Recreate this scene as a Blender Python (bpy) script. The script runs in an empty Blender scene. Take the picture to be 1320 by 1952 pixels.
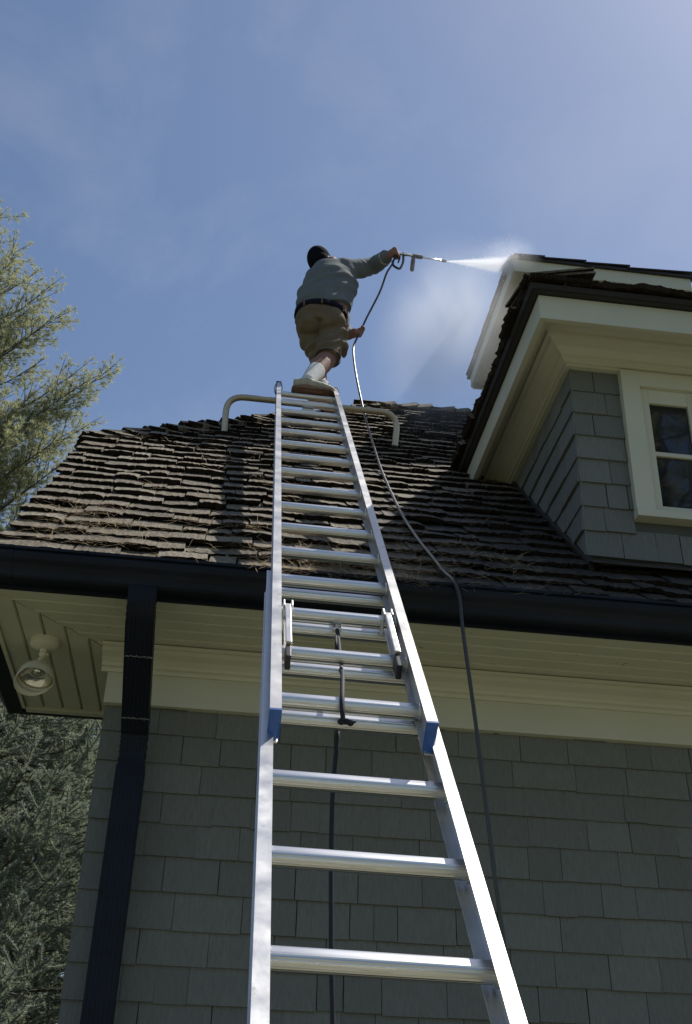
import bpy, bmesh, math, random
import numpy as np
from mathutils import Vector, Matrix, noise as mnoise

# =====================================================================
# camera, sky, sun, exposure   (all geometry is laid out with z = 0 at the
# camera's eye height and everything is lifted by EYE at the end)
# =====================================================================
EYE = 1.5
R = random.Random(11)
sc = bpy.context.scene
col = sc.collection

cam_d = bpy.data.cameras.new('camera')
cam = bpy.data.objects.new('camera', cam_d); col.objects.link(cam)
cam_d.sensor_fit = 'VERTICAL'; cam_d.sensor_height = 24.0
cam_d.lens = 24.0 * 2124.2 / 1952.0
cam_d.clip_start = 0.05; cam_d.clip_end = 2000
c_r = Vector((0.99160969, -0.12561482, 0.03051468))
c_u = Vector((-0.09069493, -0.50784848, 0.85665883))
c_w = Vector((0.09211221, 0.85223872, 0.5149801))
cam.matrix_world = Matrix((c_r, c_u, -c_w)).transposed().to_4x4()
sc.camera = cam

SUN = Vector((0.53, 0.25, 1.0)).normalized()          # towards the sun
SUN_EL = math.asin(SUN.z); SUN_AZ = math.atan2(SUN.x, SUN.y)
world = bpy.data.worlds.new('World'); sc.world = world
world.use_nodes = True
wn = world.node_tree.nodes; wl = world.node_tree.links
wn.clear()
w_out = wn.new('ShaderNodeOutputWorld'); w_bg = wn.new('ShaderNodeBackground')
sky = wn.new('ShaderNodeTexSky'); sky.sky_type = 'NISHITA'; sky.sun_disc = False
sky.sun_elevation = SUN_EL; sky.sun_rotation = SUN_AZ
sky.air_density = 1.0; sky.dust_density = 0.9; sky.ozone_density = 2.0; sky.altitude = 200
w_tc = wn.new('ShaderNodeTexCoord'); w_map = wn.new('ShaderNodeMapping')
w_map.inputs['Scale'].default_value = (2.2, 1.3, 3.4); w_map.inputs['Rotation'].default_value = (0.2, 0.5, 0.3)
w_map.inputs['Location'].default_value = (0.35, 0.1, 0.2)
w_n1 = wn.new('ShaderNodeTexNoise'); w_n1.inputs['Scale'].default_value = 2.3; w_n1.inputs['Detail'].default_value = 7; w_n1.inputs['Distortion'].default_value = 0.35
w_n1.inputs['Roughness'].default_value = 0.62
w_rmp = wn.new('ShaderNodeMapRange'); w_rmp.inputs['From Min'].default_value = 0.50; w_rmp.inputs['From Max'].default_value = 0.80
w_rmp.inputs['To Min'].default_value = 0.0; w_rmp.inputs['To Max'].default_value = 0.15
w_mix = wn.new('ShaderNodeMixRGB'); w_mix.inputs['Color2'].default_value = (5.4, 5.6, 6.2, 1)
wl.new(w_tc.outputs['Generated'], w_map.inputs['Vector']); wl.new(w_map.outputs['Vector'], w_n1.inputs['Vector'])
wl.new(w_n1.outputs['Fac'], w_rmp.inputs['Value']); wl.new(w_rmp.outputs['Result'], w_mix.inputs['Fac'])
wl.new(sky.outputs['Color'], w_mix.inputs['Color1']); wl.new(w_mix.outputs['Color'], w_bg.inputs['Color'])
w_bg.inputs['Strength'].default_value = 0.112
wl.new(w_bg.outputs['Background'], w_out.inputs['Surface'])

sun_d = bpy.data.lights.new('sun', 'SUN'); sun_d.energy = 5.0; sun_d.angle = math.radians(0.53); sun_d.color = (1.0, 0.955, 0.88)
sun_o = bpy.data.objects.new('sun', sun_d); col.objects.link(sun_o)
sun_o.rotation_euler = SUN.to_track_quat('Z', 'Y').to_euler()

sc.view_settings.view_transform = 'Standard'; sc.view_settings.look = 'None'
sc.view_settings.exposure = 0.08; sc.view_settings.gamma = 1.0
sc.view_settings.use_curve_mapping = False
sc.cycles.volume_bounces = 2
sc.cycles.volume_step_rate = 1.0
sc.cycles.max_bounces = 10
sc.cycles.use_denoising = True

# =====================================================================
# materials
# =====================================================================
def new_mat(name):
    m = bpy.data.materials.new(name); m.use_nodes = True
    return m, m.node_tree.nodes, m.node_tree.links, m.node_tree.nodes['Principled BSDF']

def mat(name, color, rough=0.6, metal=0.0, var=0.12, scale=8.0, stretch=(1, 1, 1), bump=0.0, bscale=60.0, rnd=0.0,
        spec=0.5, speck=None, rough_var=0.0, coat=0.0, aniso=0.0, trans=None):
    """plain procedural material: noise-mottled colour, per-piece tint, fine bump, optional dirt specks"""
    m, n, l, b = new_mat(name)
    tc = n.new('ShaderNodeTexCoord'); mp = n.new('ShaderNodeMapping'); mp.inputs['Scale'].default_value = stretch
    oi = n.new('ShaderNodeObjectInfo'); ge = n.new('ShaderNodeNewGeometry')
    add = n.new('ShaderNodeMath'); add.operation = 'ADD'
    l.new(oi.outputs['Random'], add.inputs[0]); l.new(ge.outputs['Random Per Island'], add.inputs[1])
    fr = n.new('ShaderNodeMath'); fr.operation = 'FRACT'; l.new(add.outputs[0], fr.inputs[0])
    off = n.new('ShaderNodeVectorMath'); off.operation = 'ADD'
    mul = n.new('ShaderNodeMath'); mul.operation = 'MULTIPLY'; mul.inputs[1].default_value = 37.0 if rnd else 0.0
    l.new(fr.outputs[0], mul.inputs[0]); l.new(tc.outputs['Object'], mp.inputs['Vector'])
    l.new(mp.outputs['Vector'], off.inputs[0]); l.new(mul.outputs[0], off.inputs[1])
    nz = n.new('ShaderNodeTexNoise'); nz.inputs['Scale'].default_value = scale; nz.inputs['Detail'].default_value = 6
    l.new(off.outputs[0], nz.inputs['Vector'])
    mr = n.new('ShaderNodeMapRange'); mr.inputs['From Min'].default_value = 0.25; mr.inputs['From Max'].default_value = 0.75
    mr.inputs['To Min'].default_value = 1 - var; mr.inputs['To Max'].default_value = 1 + var
    l.new(nz.outputs['Fac'], mr.inputs['Value'])
    mr2 = n.new('ShaderNodeMapRange'); mr2.inputs['To Min'].default_value = 1 - rnd; mr2.inputs['To Max'].default_value = 1 + rnd
    l.new(fr.outputs[0], mr2.inputs['Value'])
    mm = n.new('ShaderNodeMath'); mm.operation = 'MULTIPLY'; l.new(mr.outputs[0], mm.inputs[0]); l.new(mr2.outputs[0], mm.inputs[1])
    vm = n.new('ShaderNodeVectorMath'); vm.operation = 'SCALE'; vm.inputs[0].default_value = color[:3]
    l.new(mm.outputs[0], vm.inputs['Scale'])
    cout = vm.outputs[0]
    if speck:
        scol, sscale, slo, shi = speck
        n2 = n.new('ShaderNodeTexNoise'); n2.inputs['Scale'].default_value = sscale; n2.inputs['Detail'].default_value = 5; n2.inputs['Roughness'].default_value = 0.65
        l.new(off.outputs[0], n2.inputs['Vector'])
        r2 = n.new('ShaderNodeMapRange'); r2.inputs['From Min'].default_value = slo; r2.inputs['From Max'].default_value = shi
        l.new(n2.outputs['Fac'], r2.inputs['Value'])
        mx = n.new('ShaderNodeMixRGB'); mx.inputs['Color2'].default_value = (*scol, 1)
        l.new(r2.outputs[0], mx.inputs['Fac']); l.new(cout, mx.inputs['Color1']); cout = mx.outputs[0]
    l.new(cout, b.inputs['Base Color'])
    b.inputs['Roughness'].default_value = rough; b.inputs['Metallic'].default_value = metal
    b.inputs['Specular IOR Level'].default_value = spec
    b.inputs['Coat Weight'].default_value = coat
    if aniso: b.inputs['Anisotropic'].default_value = aniso
    if rough_var:
        rr = n.new('ShaderNodeMapRange'); rr.inputs['From Min'].default_value = 0.3; rr.inputs['From Max'].default_value = 0.7
        rr.inputs['To Min'].default_value = rough - rough_var; rr.inputs['To Max'].default_value = rough + rough_var
        l.new(nz.outputs['Fac'], rr.inputs['Value']); l.new(rr.outputs[0], b.inputs['Roughness'])
    if bump:
        n3 = n.new('ShaderNodeTexNoise'); n3.inputs['Scale'].default_value = bscale; n3.inputs['Detail'].default_value = 4
        l.new(off.outputs[0], n3.inputs['Vector'])
        bp = n.new('ShaderNodeBump'); bp.inputs['Strength'].default_value = bump; bp.inputs['Distance'].default_value = 0.01
        l.new(n3.outputs['Fac'], bp.inputs['Height']); l.new(bp.outputs['Normal'], b.inputs['Normal'])
    if trans:
        tr = n.new('ShaderNodeBsdfTranslucent'); tr.inputs['Color'].default_value = (*trans[0], 1)
        ms = n.new('ShaderNodeMixShader'); ms.inputs['Fac'].default_value = trans[1]
        out = n['Material Output']
        l.new(b.outputs[0], ms.inputs[1]); l.new(tr.outputs[0], ms.inputs[2]); l.new(ms.outputs[0], out.inputs['Surface'])
    return m

MAT = {}
MAT['siding'] = mat('painted_shingle', (0.160, 0.165, 0.147), 0.70, var=0.13, scale=3, stretch=(7, 1, 0.7), bump=0.55, bscale=9, rnd=0.085, spec=0.3,
                    speck=((0.205, 0.21, 0.19), 9.0, 0.60, 0.85))
MAT['siding_back'] = mat('painted_wall', (0.07, 0.074, 0.068), 0.8, var=0.1)
MAT['trim'] = mat('cream_trim_paint', (0.53, 0.515, 0.405), 0.5, var=0.05, scale=4, bump=0.05, bscale=30, spec=0.4, rnd=0.02,
                  speck=((0.55, 0.52, 0.40), 6.0, 0.62, 0.9))
MAT['soffit'] = mat('peeling_soffit_paint', (0.53, 0.515, 0.405), 0.55, var=0.06, scale=5, bump=0.06, bscale=30, spec=0.35, rnd=0.03,
                    speck=((0.22, 0.20, 0.15), 20.0, 0.665, 0.70))
MAT['gutter'] = mat('dark_gutter_aluminium', (0.0070, 0.0098, 0.0175), 0.5, var=0.35, scale=5, stretch=(0.6, 1, 2.5), bump=0.08, bscale=14, spec=0.22,
                    speck=((0.016, 0.014, 0.015), 5.0, 0.55, 0.8))
MAT['seal'] = mat('dried_white_sealant', (0.20, 0.20, 0.19), 0.7, var=0.3, scale=60)
MAT['flash'] = mat('dark_step_flashing', (0.020, 0.017, 0.016), 0.5, var=0.2, scale=12)
MAT['alu'] = mat('mill_aluminium', (0.72, 0.71, 0.69), 0.40, metal=1.0, var=0.10, scale=14, stretch=(1, 1, 1), bump=0.03, bscale=40, rough_var=0.07,
                 speck=((0.42, 0.40, 0.37), 26.0, 0.63, 0.80))
MAT['alu_fly'] = mat('oxidised_aluminium', (0.60, 0.59, 0.575), 0.46, metal=1.0, var=0.14, scale=9, bump=0.03, bscale=40, rough_var=0.07,
                     speck=((0.30, 0.28, 0.25), 20.0, 0.60, 0.78))
MAT['alu_rung'] = mat('fluted_aluminium', (0.70, 0.70, 0.70), 0.33, metal=1.0, var=0.12, scale=10, stretch=(0.25, 6, 6), rough_var=0.08,
                      speck=((0.33, 0.31, 0.27), 22.0, 0.64, 0.8))
MAT['alu_dull'] = mat('tan_anodised_tube', (0.44, 0.38, 0.28), 0.42, metal=0.75, var=0.08, scale=10)
MAT['steel'] = mat('bright_steel', (0.75, 0.76, 0.78), 0.22, metal=1.0, var=0.08)
MAT['blue'] = mat('blue_plastic_cap', (0.030, 0.100, 0.33), 0.45, var=0.15, scale=40, speck=((0.30, 0.33, 0.38), 50.0, 0.66, 0.75))
MAT['black'] = mat('black_rubber', (0.012, 0.013, 0.016), 0.5, var=0.2)
MAT['rope'] = mat('black_braided_rope', (0.010, 0.013, 0.022), 0.75, var=0.3, scale=200)
MAT['hose'] = mat('dark_rubber_hose', (0.026, 0.023, 0.019), 0.36, var=0.25, scale=25, coat=0.25)
MAT['lamp'] = mat('aged_white_enamel', (0.58, 0.55, 0.43), 0.38, var=0.06, scale=14, speck=((0.30, 0.27, 0.20), 24.0, 0.66, 0.8))
MAT['shirt'] = mat('grey_green_cotton', (0.135, 0.150, 0.155), 0.85, var=0.10, scale=16, bump=0.35, bscale=320, spec=0.2)
MAT['cuff'] = mat('sunlit_cuff_cotton', (0.36, 0.37, 0.35), 0.85, var=0.1, scale=40)  # paler than the shirt to paint in the sunlit sleeve edge
MAT['shorts'] = mat('stained_khaki_cotton', (0.150, 0.118, 0.080), 0.9, var=0.16, scale=13, bump=0.35, bscale=260, spec=0.15,
                    speck=((0.36, 0.34, 0.29), 26.0, 0.69, 0.735))
MAT['belt'] = mat('navy_web_belt', (0.010, 0.011, 0.020), 0.9, var=0.2, spec=0.1)
MAT['skin'] = mat('sunburnt_skin', (0.235, 0.122, 0.094), 0.7, var=0.10, scale=18, spec=0.35)
MAT['hair'] = mat('brown_hair', (0.060, 0.038, 0.024), 0.7, var=0.3, scale=60)
MAT['cap'] = mat('black_cap_cloth', (0.006, 0.007, 0.010), 0.95, var=0.2, scale=30, spec=0.08)
MAT['sock'] = mat('white_sock_knit', (0.60, 0.60, 0.58), 0.9, var=0.06, scale=50, bump=0.3, bscale=400)
MAT['shoe'] = mat('cream_shoe_leather', (0.36, 0.33, 0.25), 0.65, var=0.12, scale=30)
MAT['sole'] = mat('worn_gum_sole', (0.20, 0.125, 0.085), 0.8, var=0.3, scale=24, speck=((0.09, 0.06, 0.05), 20.0, 0.5, 0.7))
MAT['bark'] = mat('grey_brown_bark', (0.085, 0.072, 0.058), 0.95, var=0.3, scale=10, stretch=(3, 3, 0.6), bump=0.8, bscale=20)
MAT['pine'] = mat('pine_needles_green', (0.225, 0.235, 0.150), 0.6, var=0.25, scale=1.6, rnd=0.25, spec=0.4, trans=((0.50, 0.51, 0.27), 0.52))
MAT['spruce'] = mat('spruce_needles_bluegreen', (0.240, 0.265, 0.215), 0.5, var=0.4, scale=2.2, rnd=0.4, spec=0.5, trans=((0.36, 0.40, 0.26), 0.34))
MAT['straw'] = mat('dry_pine_straw', (0.30, 0.205, 0.095), 0.8, var=0.3, rnd=0.4)
MAT['concrete'] = mat('bounce_slab_concrete', (0.185, 0.178, 0.120), 0.9, var=0.1, scale=2, bump=0.2, bscale=60)  # tone picked for the light it throws up into the eaves
MAT['drop'] = mat('sunlit_water_drop', (0.80, 0.82, 0.84), 0.15, var=0.02, trans=((0.9, 0.92, 0.95), 0.7))
MAT['lawn'] = mat('lawn_green', (0.072, 0.085, 0.030), 0.95, var=0.4, scale=0.9, bump=0.6, bscale=30)

def shake_mat():
    """weathered cedar: per-shake tint, stretched grain, lichen crusts, wetness and painted shade below the dormer"""
    m, n, l, b = new_mat('weathered_cedar_shake')
    tc = n.new('ShaderNodeTexCoord'); oi = n.new('ShaderNodeObjectInfo'); ge = n.new('ShaderNodeNewGeometry')
    add = n.new('ShaderNodeMath'); add.operation = 'ADD'; l.new(oi.outputs['Random'], add.inputs[0]); l.new(ge.outputs['Random Per Island'], add.inputs[1])
    fr = n.new('ShaderNodeMath'); fr.operation = 'FRACT'; l.new(add.outputs[0], fr.inputs[0])
    ramp = n.new('ShaderNodeValToRGB'); e = ramp.color_ramp.elements
    e[0].position = 0.0; e[0].color = (0.098, 0.081, 0.058, 1); e[1].position = 1.0; e[1].color = (0.222, 0.190, 0.142, 1)
    x = ramp.color_ramp.elements.new(0.35); x.color = (0.172, 0.147, 0.109, 1)
    x = ramp.color_ramp.elements.new(0.7); x.color = (0.138, 0.109, 0.074, 1)
    l.new(fr.outputs[0], ramp.inputs[0])
    mp = n.new('ShaderNodeMapping'); mp.inputs['Scale'].default_value = (1, 0.25, 0.25); l.new(ge.outputs['Position'], mp.inputs['Vector'])
    g = n.new('ShaderNodeTexNoise'); g.inputs['Scale'].default_value = 85; g.inputs['Detail'].default_value = 5; l.new(mp.outputs[0], g.inputs['Vector'])
    gm = n.new('ShaderNodeMapRange'); gm.inputs['From Min'].default_value = 0.3; gm.inputs['From Max'].default_value = 0.7
    gm.inputs['To Min'].default_value = 0.62; gm.inputs['To Max'].default_value = 1.35; l.new(g.outputs['Fac'], gm.inputs['Value'])
    v = n.new('ShaderNodeVectorMath'); v.operation = 'SCALE'; l.new(ramp.outputs[0], v.inputs[0]); l.new(gm.outputs[0], v.inputs['Scale'])
    # lichen
    ln = n.new('ShaderNodeTexNoise'); ln.inputs['Scale'].default_value = 30; ln.inputs['Detail'].default_value = 6; ln.inputs['Roughness'].default_value = 0.7
    l.new(ge.outputs['Position'], ln.inputs['Vector'])
    lr = n.new('ShaderNodeMapRange'); lr.inputs['From Min'].default_value = 0.53; lr.inputs['From Max'].default_value = 0.72; lr.inputs['To Max'].default_value = 0.75
    l.new(ln.outputs['Fac'], lr.inputs['Value'])
    mx = n.new('ShaderNodeMixRGB'); mx.inputs['Color2'].default_value = (0.40, 0.345, 0.21, 1); l.new(lr.outputs[0], mx.inputs['Fac']); l.new(v.outputs[0], mx.inputs['Color1'])
    mo = n.new('ShaderNodeTexNoise'); mo.inputs['Scale'].default_value = 4.5; mo.inputs['Detail'].default_value = 5; l.new(ge.outputs['Position'], mo.inputs['Vector'])
    mor = n.new('ShaderNodeMapRange'); mor.inputs['From Min'].default_value = 0.52; mor.inputs['From Max'].default_value = 0.75; mor.inputs['To Max'].default_value = 0.45
    l.new(mo.outputs['Fac'], mor.inputs['Value'])
    mx2 = n.new('ShaderNodeMixRGB'); mx2.inputs['Color2'].default_value = (0.060, 0.052, 0.036, 1); l.new(mor.outputs[0], mx2.inputs['Fac']); l.new(mx.outputs[0], mx2.inputs['Color1'])
    # runoff wetness, with the dormer's shade painted into the same darkening
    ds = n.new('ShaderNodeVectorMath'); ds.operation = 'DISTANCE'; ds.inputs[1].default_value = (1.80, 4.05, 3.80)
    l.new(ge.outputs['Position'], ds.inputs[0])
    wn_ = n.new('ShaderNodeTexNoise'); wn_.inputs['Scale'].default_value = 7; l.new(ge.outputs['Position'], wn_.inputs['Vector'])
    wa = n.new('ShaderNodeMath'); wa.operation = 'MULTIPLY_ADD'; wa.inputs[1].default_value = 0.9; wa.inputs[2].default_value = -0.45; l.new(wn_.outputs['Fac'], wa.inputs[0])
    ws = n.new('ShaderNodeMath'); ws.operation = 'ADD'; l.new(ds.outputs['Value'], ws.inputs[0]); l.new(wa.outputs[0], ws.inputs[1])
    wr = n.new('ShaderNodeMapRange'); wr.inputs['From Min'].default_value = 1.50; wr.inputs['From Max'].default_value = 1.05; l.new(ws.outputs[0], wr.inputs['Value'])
    wet_shade = n.new('ShaderNodeMixRGB'); wet_shade.blend_type = 'MULTIPLY'; wet_shade.inputs['Color2'].default_value = (0.26, 0.27, 0.31, 1)
    l.new(wr.outputs[0], wet_shade.inputs['Fac']); l.new(mx2.outputs[0], wet_shade.inputs['Color1']); l.new(wet_shade.outputs[0], b.inputs['Base Color'])
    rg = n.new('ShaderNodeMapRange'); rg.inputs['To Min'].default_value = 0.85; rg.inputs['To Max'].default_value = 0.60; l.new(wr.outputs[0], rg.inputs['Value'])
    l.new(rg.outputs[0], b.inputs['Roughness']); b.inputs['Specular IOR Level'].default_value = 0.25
    bp = n.new('ShaderNodeBump'); bp.inputs['Strength'].default_value = 0.9; bp.inputs['Distance'].default_value = 0.006
    am = n.new('ShaderNodeMath'); am.operation = 'ADD'; l.new(g.outputs['Fac'], am.inputs[0]); l.new(ln.outputs['Fac'], am.inputs[1])
    l.new(am.outputs[0], bp.inputs['Height']); l.new(bp.outputs['Normal'], b.inputs['Normal'])
    return m
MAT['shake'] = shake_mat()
MAT['endgrain'] = mat('rotted_end_grain', (0.022, 0.017, 0.013), 0.95, var=0.5, scale=60, rnd=0.3, spec=0.1, speck=((0.075, 0.058, 0.040), 45.0, 0.58, 0.72))
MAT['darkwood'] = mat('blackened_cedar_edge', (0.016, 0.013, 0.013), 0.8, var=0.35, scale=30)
MAT['deck'] = mat('roof_underlay', (0.03, 0.025, 0.02), 0.95)

def glass_mat():
    m, n, l, b = new_mat('window_glass')
    b.inputs['Base Color'].default_value = (0.012, 0.015, 0.018, 1); b.inputs['Roughness'].default_value = 0.03
    b.inputs['Specular IOR Level'].default_value = 0.7
    tc = n.new('ShaderNodeTexCoord'); nz = n.new('ShaderNodeTexNoise'); nz.inputs['Scale'].default_value = 3.5
    bp = n.new('ShaderNodeBump'); bp.inputs['Strength'].default_value = 0.05; bp.inputs['Distance'].default_value = 0.02
    l.new(tc.outputs['Object'], nz.inputs['Vector']); l.new(nz.outputs['Fac'], bp.inputs['Height']); l.new(bp.outputs['Normal'], b.inputs['Normal'])
    return m
MAT['glass'] = glass_mat()
def lens_mat():
    m, n, l, b = new_mat('lamp_reflector_lens')
    b.inputs['Base Color'].default_value = (0.75, 0.74, 0.66, 1); b.inputs['Metallic'].default_value = 0.85; b.inputs['Roughness'].default_value = 0.16
    tc = n.new('ShaderNodeTexCoord'); nz = n.new('ShaderNodeTexNoise'); nz.inputs['Scale'].default_value = 28
    bp = n.new('ShaderNodeBump'); bp.inputs['Strength'].default_value = 0.35; bp.inputs['Distance'].default_value = 0.01
    l.new(tc.outputs['Object'], nz.inputs['Vector']); l.new(nz.outputs['Fac'], bp.inputs['Height']); l.new(bp.outputs['Normal'], b.inputs['Normal'])
    return m
MAT['lens'] = lens_mat()

# =====================================================================
# helpers
# =====================================================================
class MB:
    """collects vertices and faces; build() links them as ONE mesh object"""
    def __init__(s): s.v = []; s.f = []
    def add(s, vs, fs):
        o = len(s.v); s.v += [tuple(p) for p in vs]; s.f += [tuple(i + o for i in f) for f in fs]; return s
    def box(s, lo, hi, M=None):
        x0, y0, z0 = lo; x1, y1, z1 = hi
        vs = [Vector(p) for p in ((x0,y0,z0),(x1,y0,z0),(x1,y1,z0),(x0,y1,z0),(x0,y0,z1),(x1,y0,z1),(x1,y1,z1),(x0,y1,z1))]
        if M is not None: vs = [M @ p for p in vs]
        return s.add(vs, [(0,3,2,1),(4,5,6,7),(0,1,5,4),(1,2,6,5),(2,3,7,6),(3,0,4,7)])
    def bevel_box(s, lo, hi, b=0.003, M=None):
        bm = bmesh.new(); c = [(lo[i] + hi[i]) / 2 for i in range(3)]; d = [hi[i] - lo[i] for i in range(3)]
        bmesh.ops.create_cube(bm, size=1, matrix=Matrix.Translation(c) @ Matrix.Diagonal((*d, 1)))
        bmesh.ops.bevel(bm, geom=bm.edges[:], offset=b, segments=2, affect='EDGES', profile=0.6)
        bm.verts.ensure_lookup_table(); bm.verts.index_update()
        vs = [v.co.copy() for v in bm.verts]
        if M is not None: vs = [M @ p for p in vs]
        s.add(vs, [[v.index for v in f.verts] for f in bm.faces]); bm.free(); return s
    def tube(s, pts, radii, n=12, caps=True, side=None, ell=None, prof=None):
        pts = [Vector(p) for p in pts]
        if not hasattr(radii, '__len__'): radii = [radii] * len(pts)
        tans = []
        for i in range(len(pts)):
            a = pts[max(i - 1, 0)]; b = pts[min(i + 1, len(pts) - 1)]; tans.append((b - a).normalized())
        if side is None:
            side = Vector((0, 0, 1)) if abs(tans[0].z) < 0.9 else Vector((1, 0, 0))
        side = Vector(side); rings = []
        for i, p in enumerate(pts):
            t = tans[i]; sd = (side - t * side.dot(t)).normalized(); up = t.cross(sd)
            if ell is None: side = sd
            ring = []
            for k in range(n):
                a = 2 * math.pi * k / n
                ra = rb = radii[i]
                if ell is not None: ra, rb = ell[i]
                if prof: ra *= prof[k]; rb *= prof[k]
                ring.append(p + sd * math.cos(a) * ra + up * math.sin(a) * rb)
            rings.append(ring)
        vs = [q for r_ in rings for q in r_]; fs = []
        for i in range(len(pts) - 1):
            for k in range(n):
                a = i * n + k; b = i * n + (k + 1) % n
                fs.append((a, b, b + n, a + n))
        if caps:
            fs.append(tuple(range(n - 1, -1, -1))); fs.append(tuple(range((len(pts) - 1) * n, len(pts) * n)))
        return s.add(vs, fs)
    def ball(s, c, r, seg=16, rings=10, M=None):
        r = (r, r, r) if not hasattr(r, '__len__') else r
        c = Vector(c); vs = [Vector((0, 0, 1))]; fs = []
        for i in range(1, rings):
            th = math.pi * i / rings
            for k in range(seg):
                a = 2 * math.pi * k / seg
                vs.append(Vector((math.sin(th) * math.cos(a), math.sin(th) * math.sin(a), math.cos(th))))
        vs.append(Vector((0, 0, -1))); L = len(vs) - 1
        for k in range(seg): fs.append((0, 1 + k, 1 + (k + 1) % seg)); fs.append((L, L - seg + (k + 1) % seg, L - seg + k))
        for i in range(rings - 2):
            for k in range(seg):
                a = 1 + i * seg + k; b = 1 + i * seg + (k + 1) % seg; fs.append((a, a + seg, b + seg, b))
        vs = [Vector((p.x * r[0], p.y * r[1], p.z * r[2])) for p in vs]
        if M is not None: vs = [M @ p for p in vs]
        return s.add([p + c for p in vs], fs)
    def lathe(s, prof, M, n=28):
        """prof: (radius, height) pairs turned about local z"""
        vs = []; fs = []
        for r_, h in prof:
            for k in range(n):
                a = 2 * math.pi * k / n; vs.append(M @ Vector((r_ * math.cos(a), r_ * math.sin(a), h)))
        for i in range(len(prof) - 1):
            for k in range(n):
                a = i * n + k; b = i * n + (k + 1) % n; fs.append((a, b, b + n, a + n))
        return s.add(vs, fs)
    def sweep(s, prof, path, zb=0.0):
        """prof: closed (outward, up) polygon; path: plan polyline, outward lies right of travel; mitred corners"""
        P = [Vector((p[0], p[1])) for p in path]; k = len(prof); rows = []
        for i, p in enumerate(P):
            ds = []
            if i > 0: ds.append((p - P[i - 1]).normalized())
            if i < len(P) - 1: ds.append((P[i + 1] - p).normalized())
            ns = [Vector((d.y, -d.x)) for d in ds]
            m = ns[0] if len(ns) == 1 else (ns[0] + ns[1]) / (1 + ns[0].dot(ns[1]))
            rows.append([(p.x + m.x * a, p.y + m.y * a, zb + b) for a, b in prof])
        vs = [q for r_ in rows for q in r_]; fs = []
        for i in range(len(P) - 1):
            for j in range(k):
                a = i * k + j; b = i * k + (j + 1) % k; fs.append((a, b, b + k, a + k))
        fs.append(tuple(range(k))); fs.append(tuple(range((len(P) - 1) * k, len(P) * k))[::-1])
        return s.add(vs, fs)
    def mesh(s, name, m, smooth=False, recalc=True):
        me = bpy.data.meshes.new(name); me.from_pydata(s.v, [], s.f)
        if recalc:
            bm = bmesh.new(); bm.from_mesh(me); bmesh.ops.recalc_face_normals(bm, faces=bm.faces[:]); bm.to_mesh(me); bm.free()
        if smooth:
            me.polygons.foreach_set('use_smooth', [True] * len(me.polygons))
        me.materials.append(MAT[m] if isinstance(m, str) else m); me.update()
        return me
    def build(s, name, m, parent=None, smooth=False, recalc=True, autos=None):
        me = s.mesh(name, m, smooth, recalc)
        if autos is not None: me.shade_auto(autos) if hasattr(me, 'shade_auto') else me.set_sharp_from_angle(angle=autos)
        return link(name, me, parent)

def link(name, me, parent=None):
    o = bpy.data.objects.new(name, me); col.objects.link(o)
    if parent is not None: o.parent = parent
    return o
def thing(name, label, cat, loc=(0, 0, 0), group=None):
    o = bpy.data.objects.new(name, None); col.objects.link(o); o.location = loc; o.empty_display_size = 0.1
    return tag(o, label, cat, group)
def tag(o, label=None, cat=None, group=None, kind=None):
    if label: o['label'] = label
    if cat: o['category'] = cat
    if group: o['group'] = group
    if kind: o['kind'] = kind
    return o
def fast_mesh(name, V, F, m, parent=None):
    """triangle soup from numpy arrays"""
    me = bpy.data.meshes.new(name); V = np.asarray(V, dtype=np.float32); F = np.asarray(F, dtype=np.int32)
    me.vertices.add(len(V)); me.vertices.foreach_set('co', V.ravel())
    me.loops.add(F.size); me.loops.foreach_set('vertex_index', F.ravel())
    me.polygons.add(len(F)); me.polygons.foreach_set('loop_start', np.arange(0, F.size, F.shape[1], dtype=np.int32))
    me.update(calc_edges=True); me.materials.append(MAT[m])
    return link(name, me, parent)
def spline(pts, sub=8):
    P = [Vector(p) for p in pts]; P = [P[0] * 2 - P[1]] + P + [P[-1] * 2 - P[-2]]; out = []
    for i in range(1, len(P) - 2):
        a, b, c, d = P[i - 1:i + 3]
        for k in range(sub):
            t = k / sub
            out.append(0.5 * ((2 * b) + (c - a) * t + (2 * a - 5 * b + 4 * c - d) * t * t + (3 * b - a - 3 * c + d) * t ** 3))
    out.append(P[-2]); return out
def in_view(p):
    p = Vector(p); d = p.dot(c_w)
    if d < 0.1: return None
    return 660 + 2124.2 * p.dot(c_r) / d, 976 - 2124.2 * p.dot(c_u) / d, d

# =====================================================================
# the setting: ground
# =====================================================================
g = MB(); N = 24; S = 240
gv = [(-S + 2 * S * i / N, -S + 2 * S * j / N, -EYE) for j in range(N + 1) for i in range(N + 1)]
g.add(gv, [(j * (N + 1) + i, j * (N + 1) + i + 1, (j + 1) * (N + 1) + i + 1, (j + 1) * (N + 1) + i) for j in range(N) for i in range(N)])
ground = g.build('ground', 'lawn'); tag(ground, kind='structure')
g = MB()
for i in range(6):
    for j in range(4): g.box((-7.0 + 2.5 * i + 0.006, -6.4 + 2.4 * j + 0.006, -EYE - 0.10), (-7.0 + 2.5 * (i + 1) - 0.006, -6.4 + 2.4 * (j + 1) - 0.006, -EYE + 0.02))
slab = g.build('bounce_slab', 'concrete'); tag(slab, kind='structure')  # unseen slab added to bounce sunlight onto the shaded wall and soffit

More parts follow.
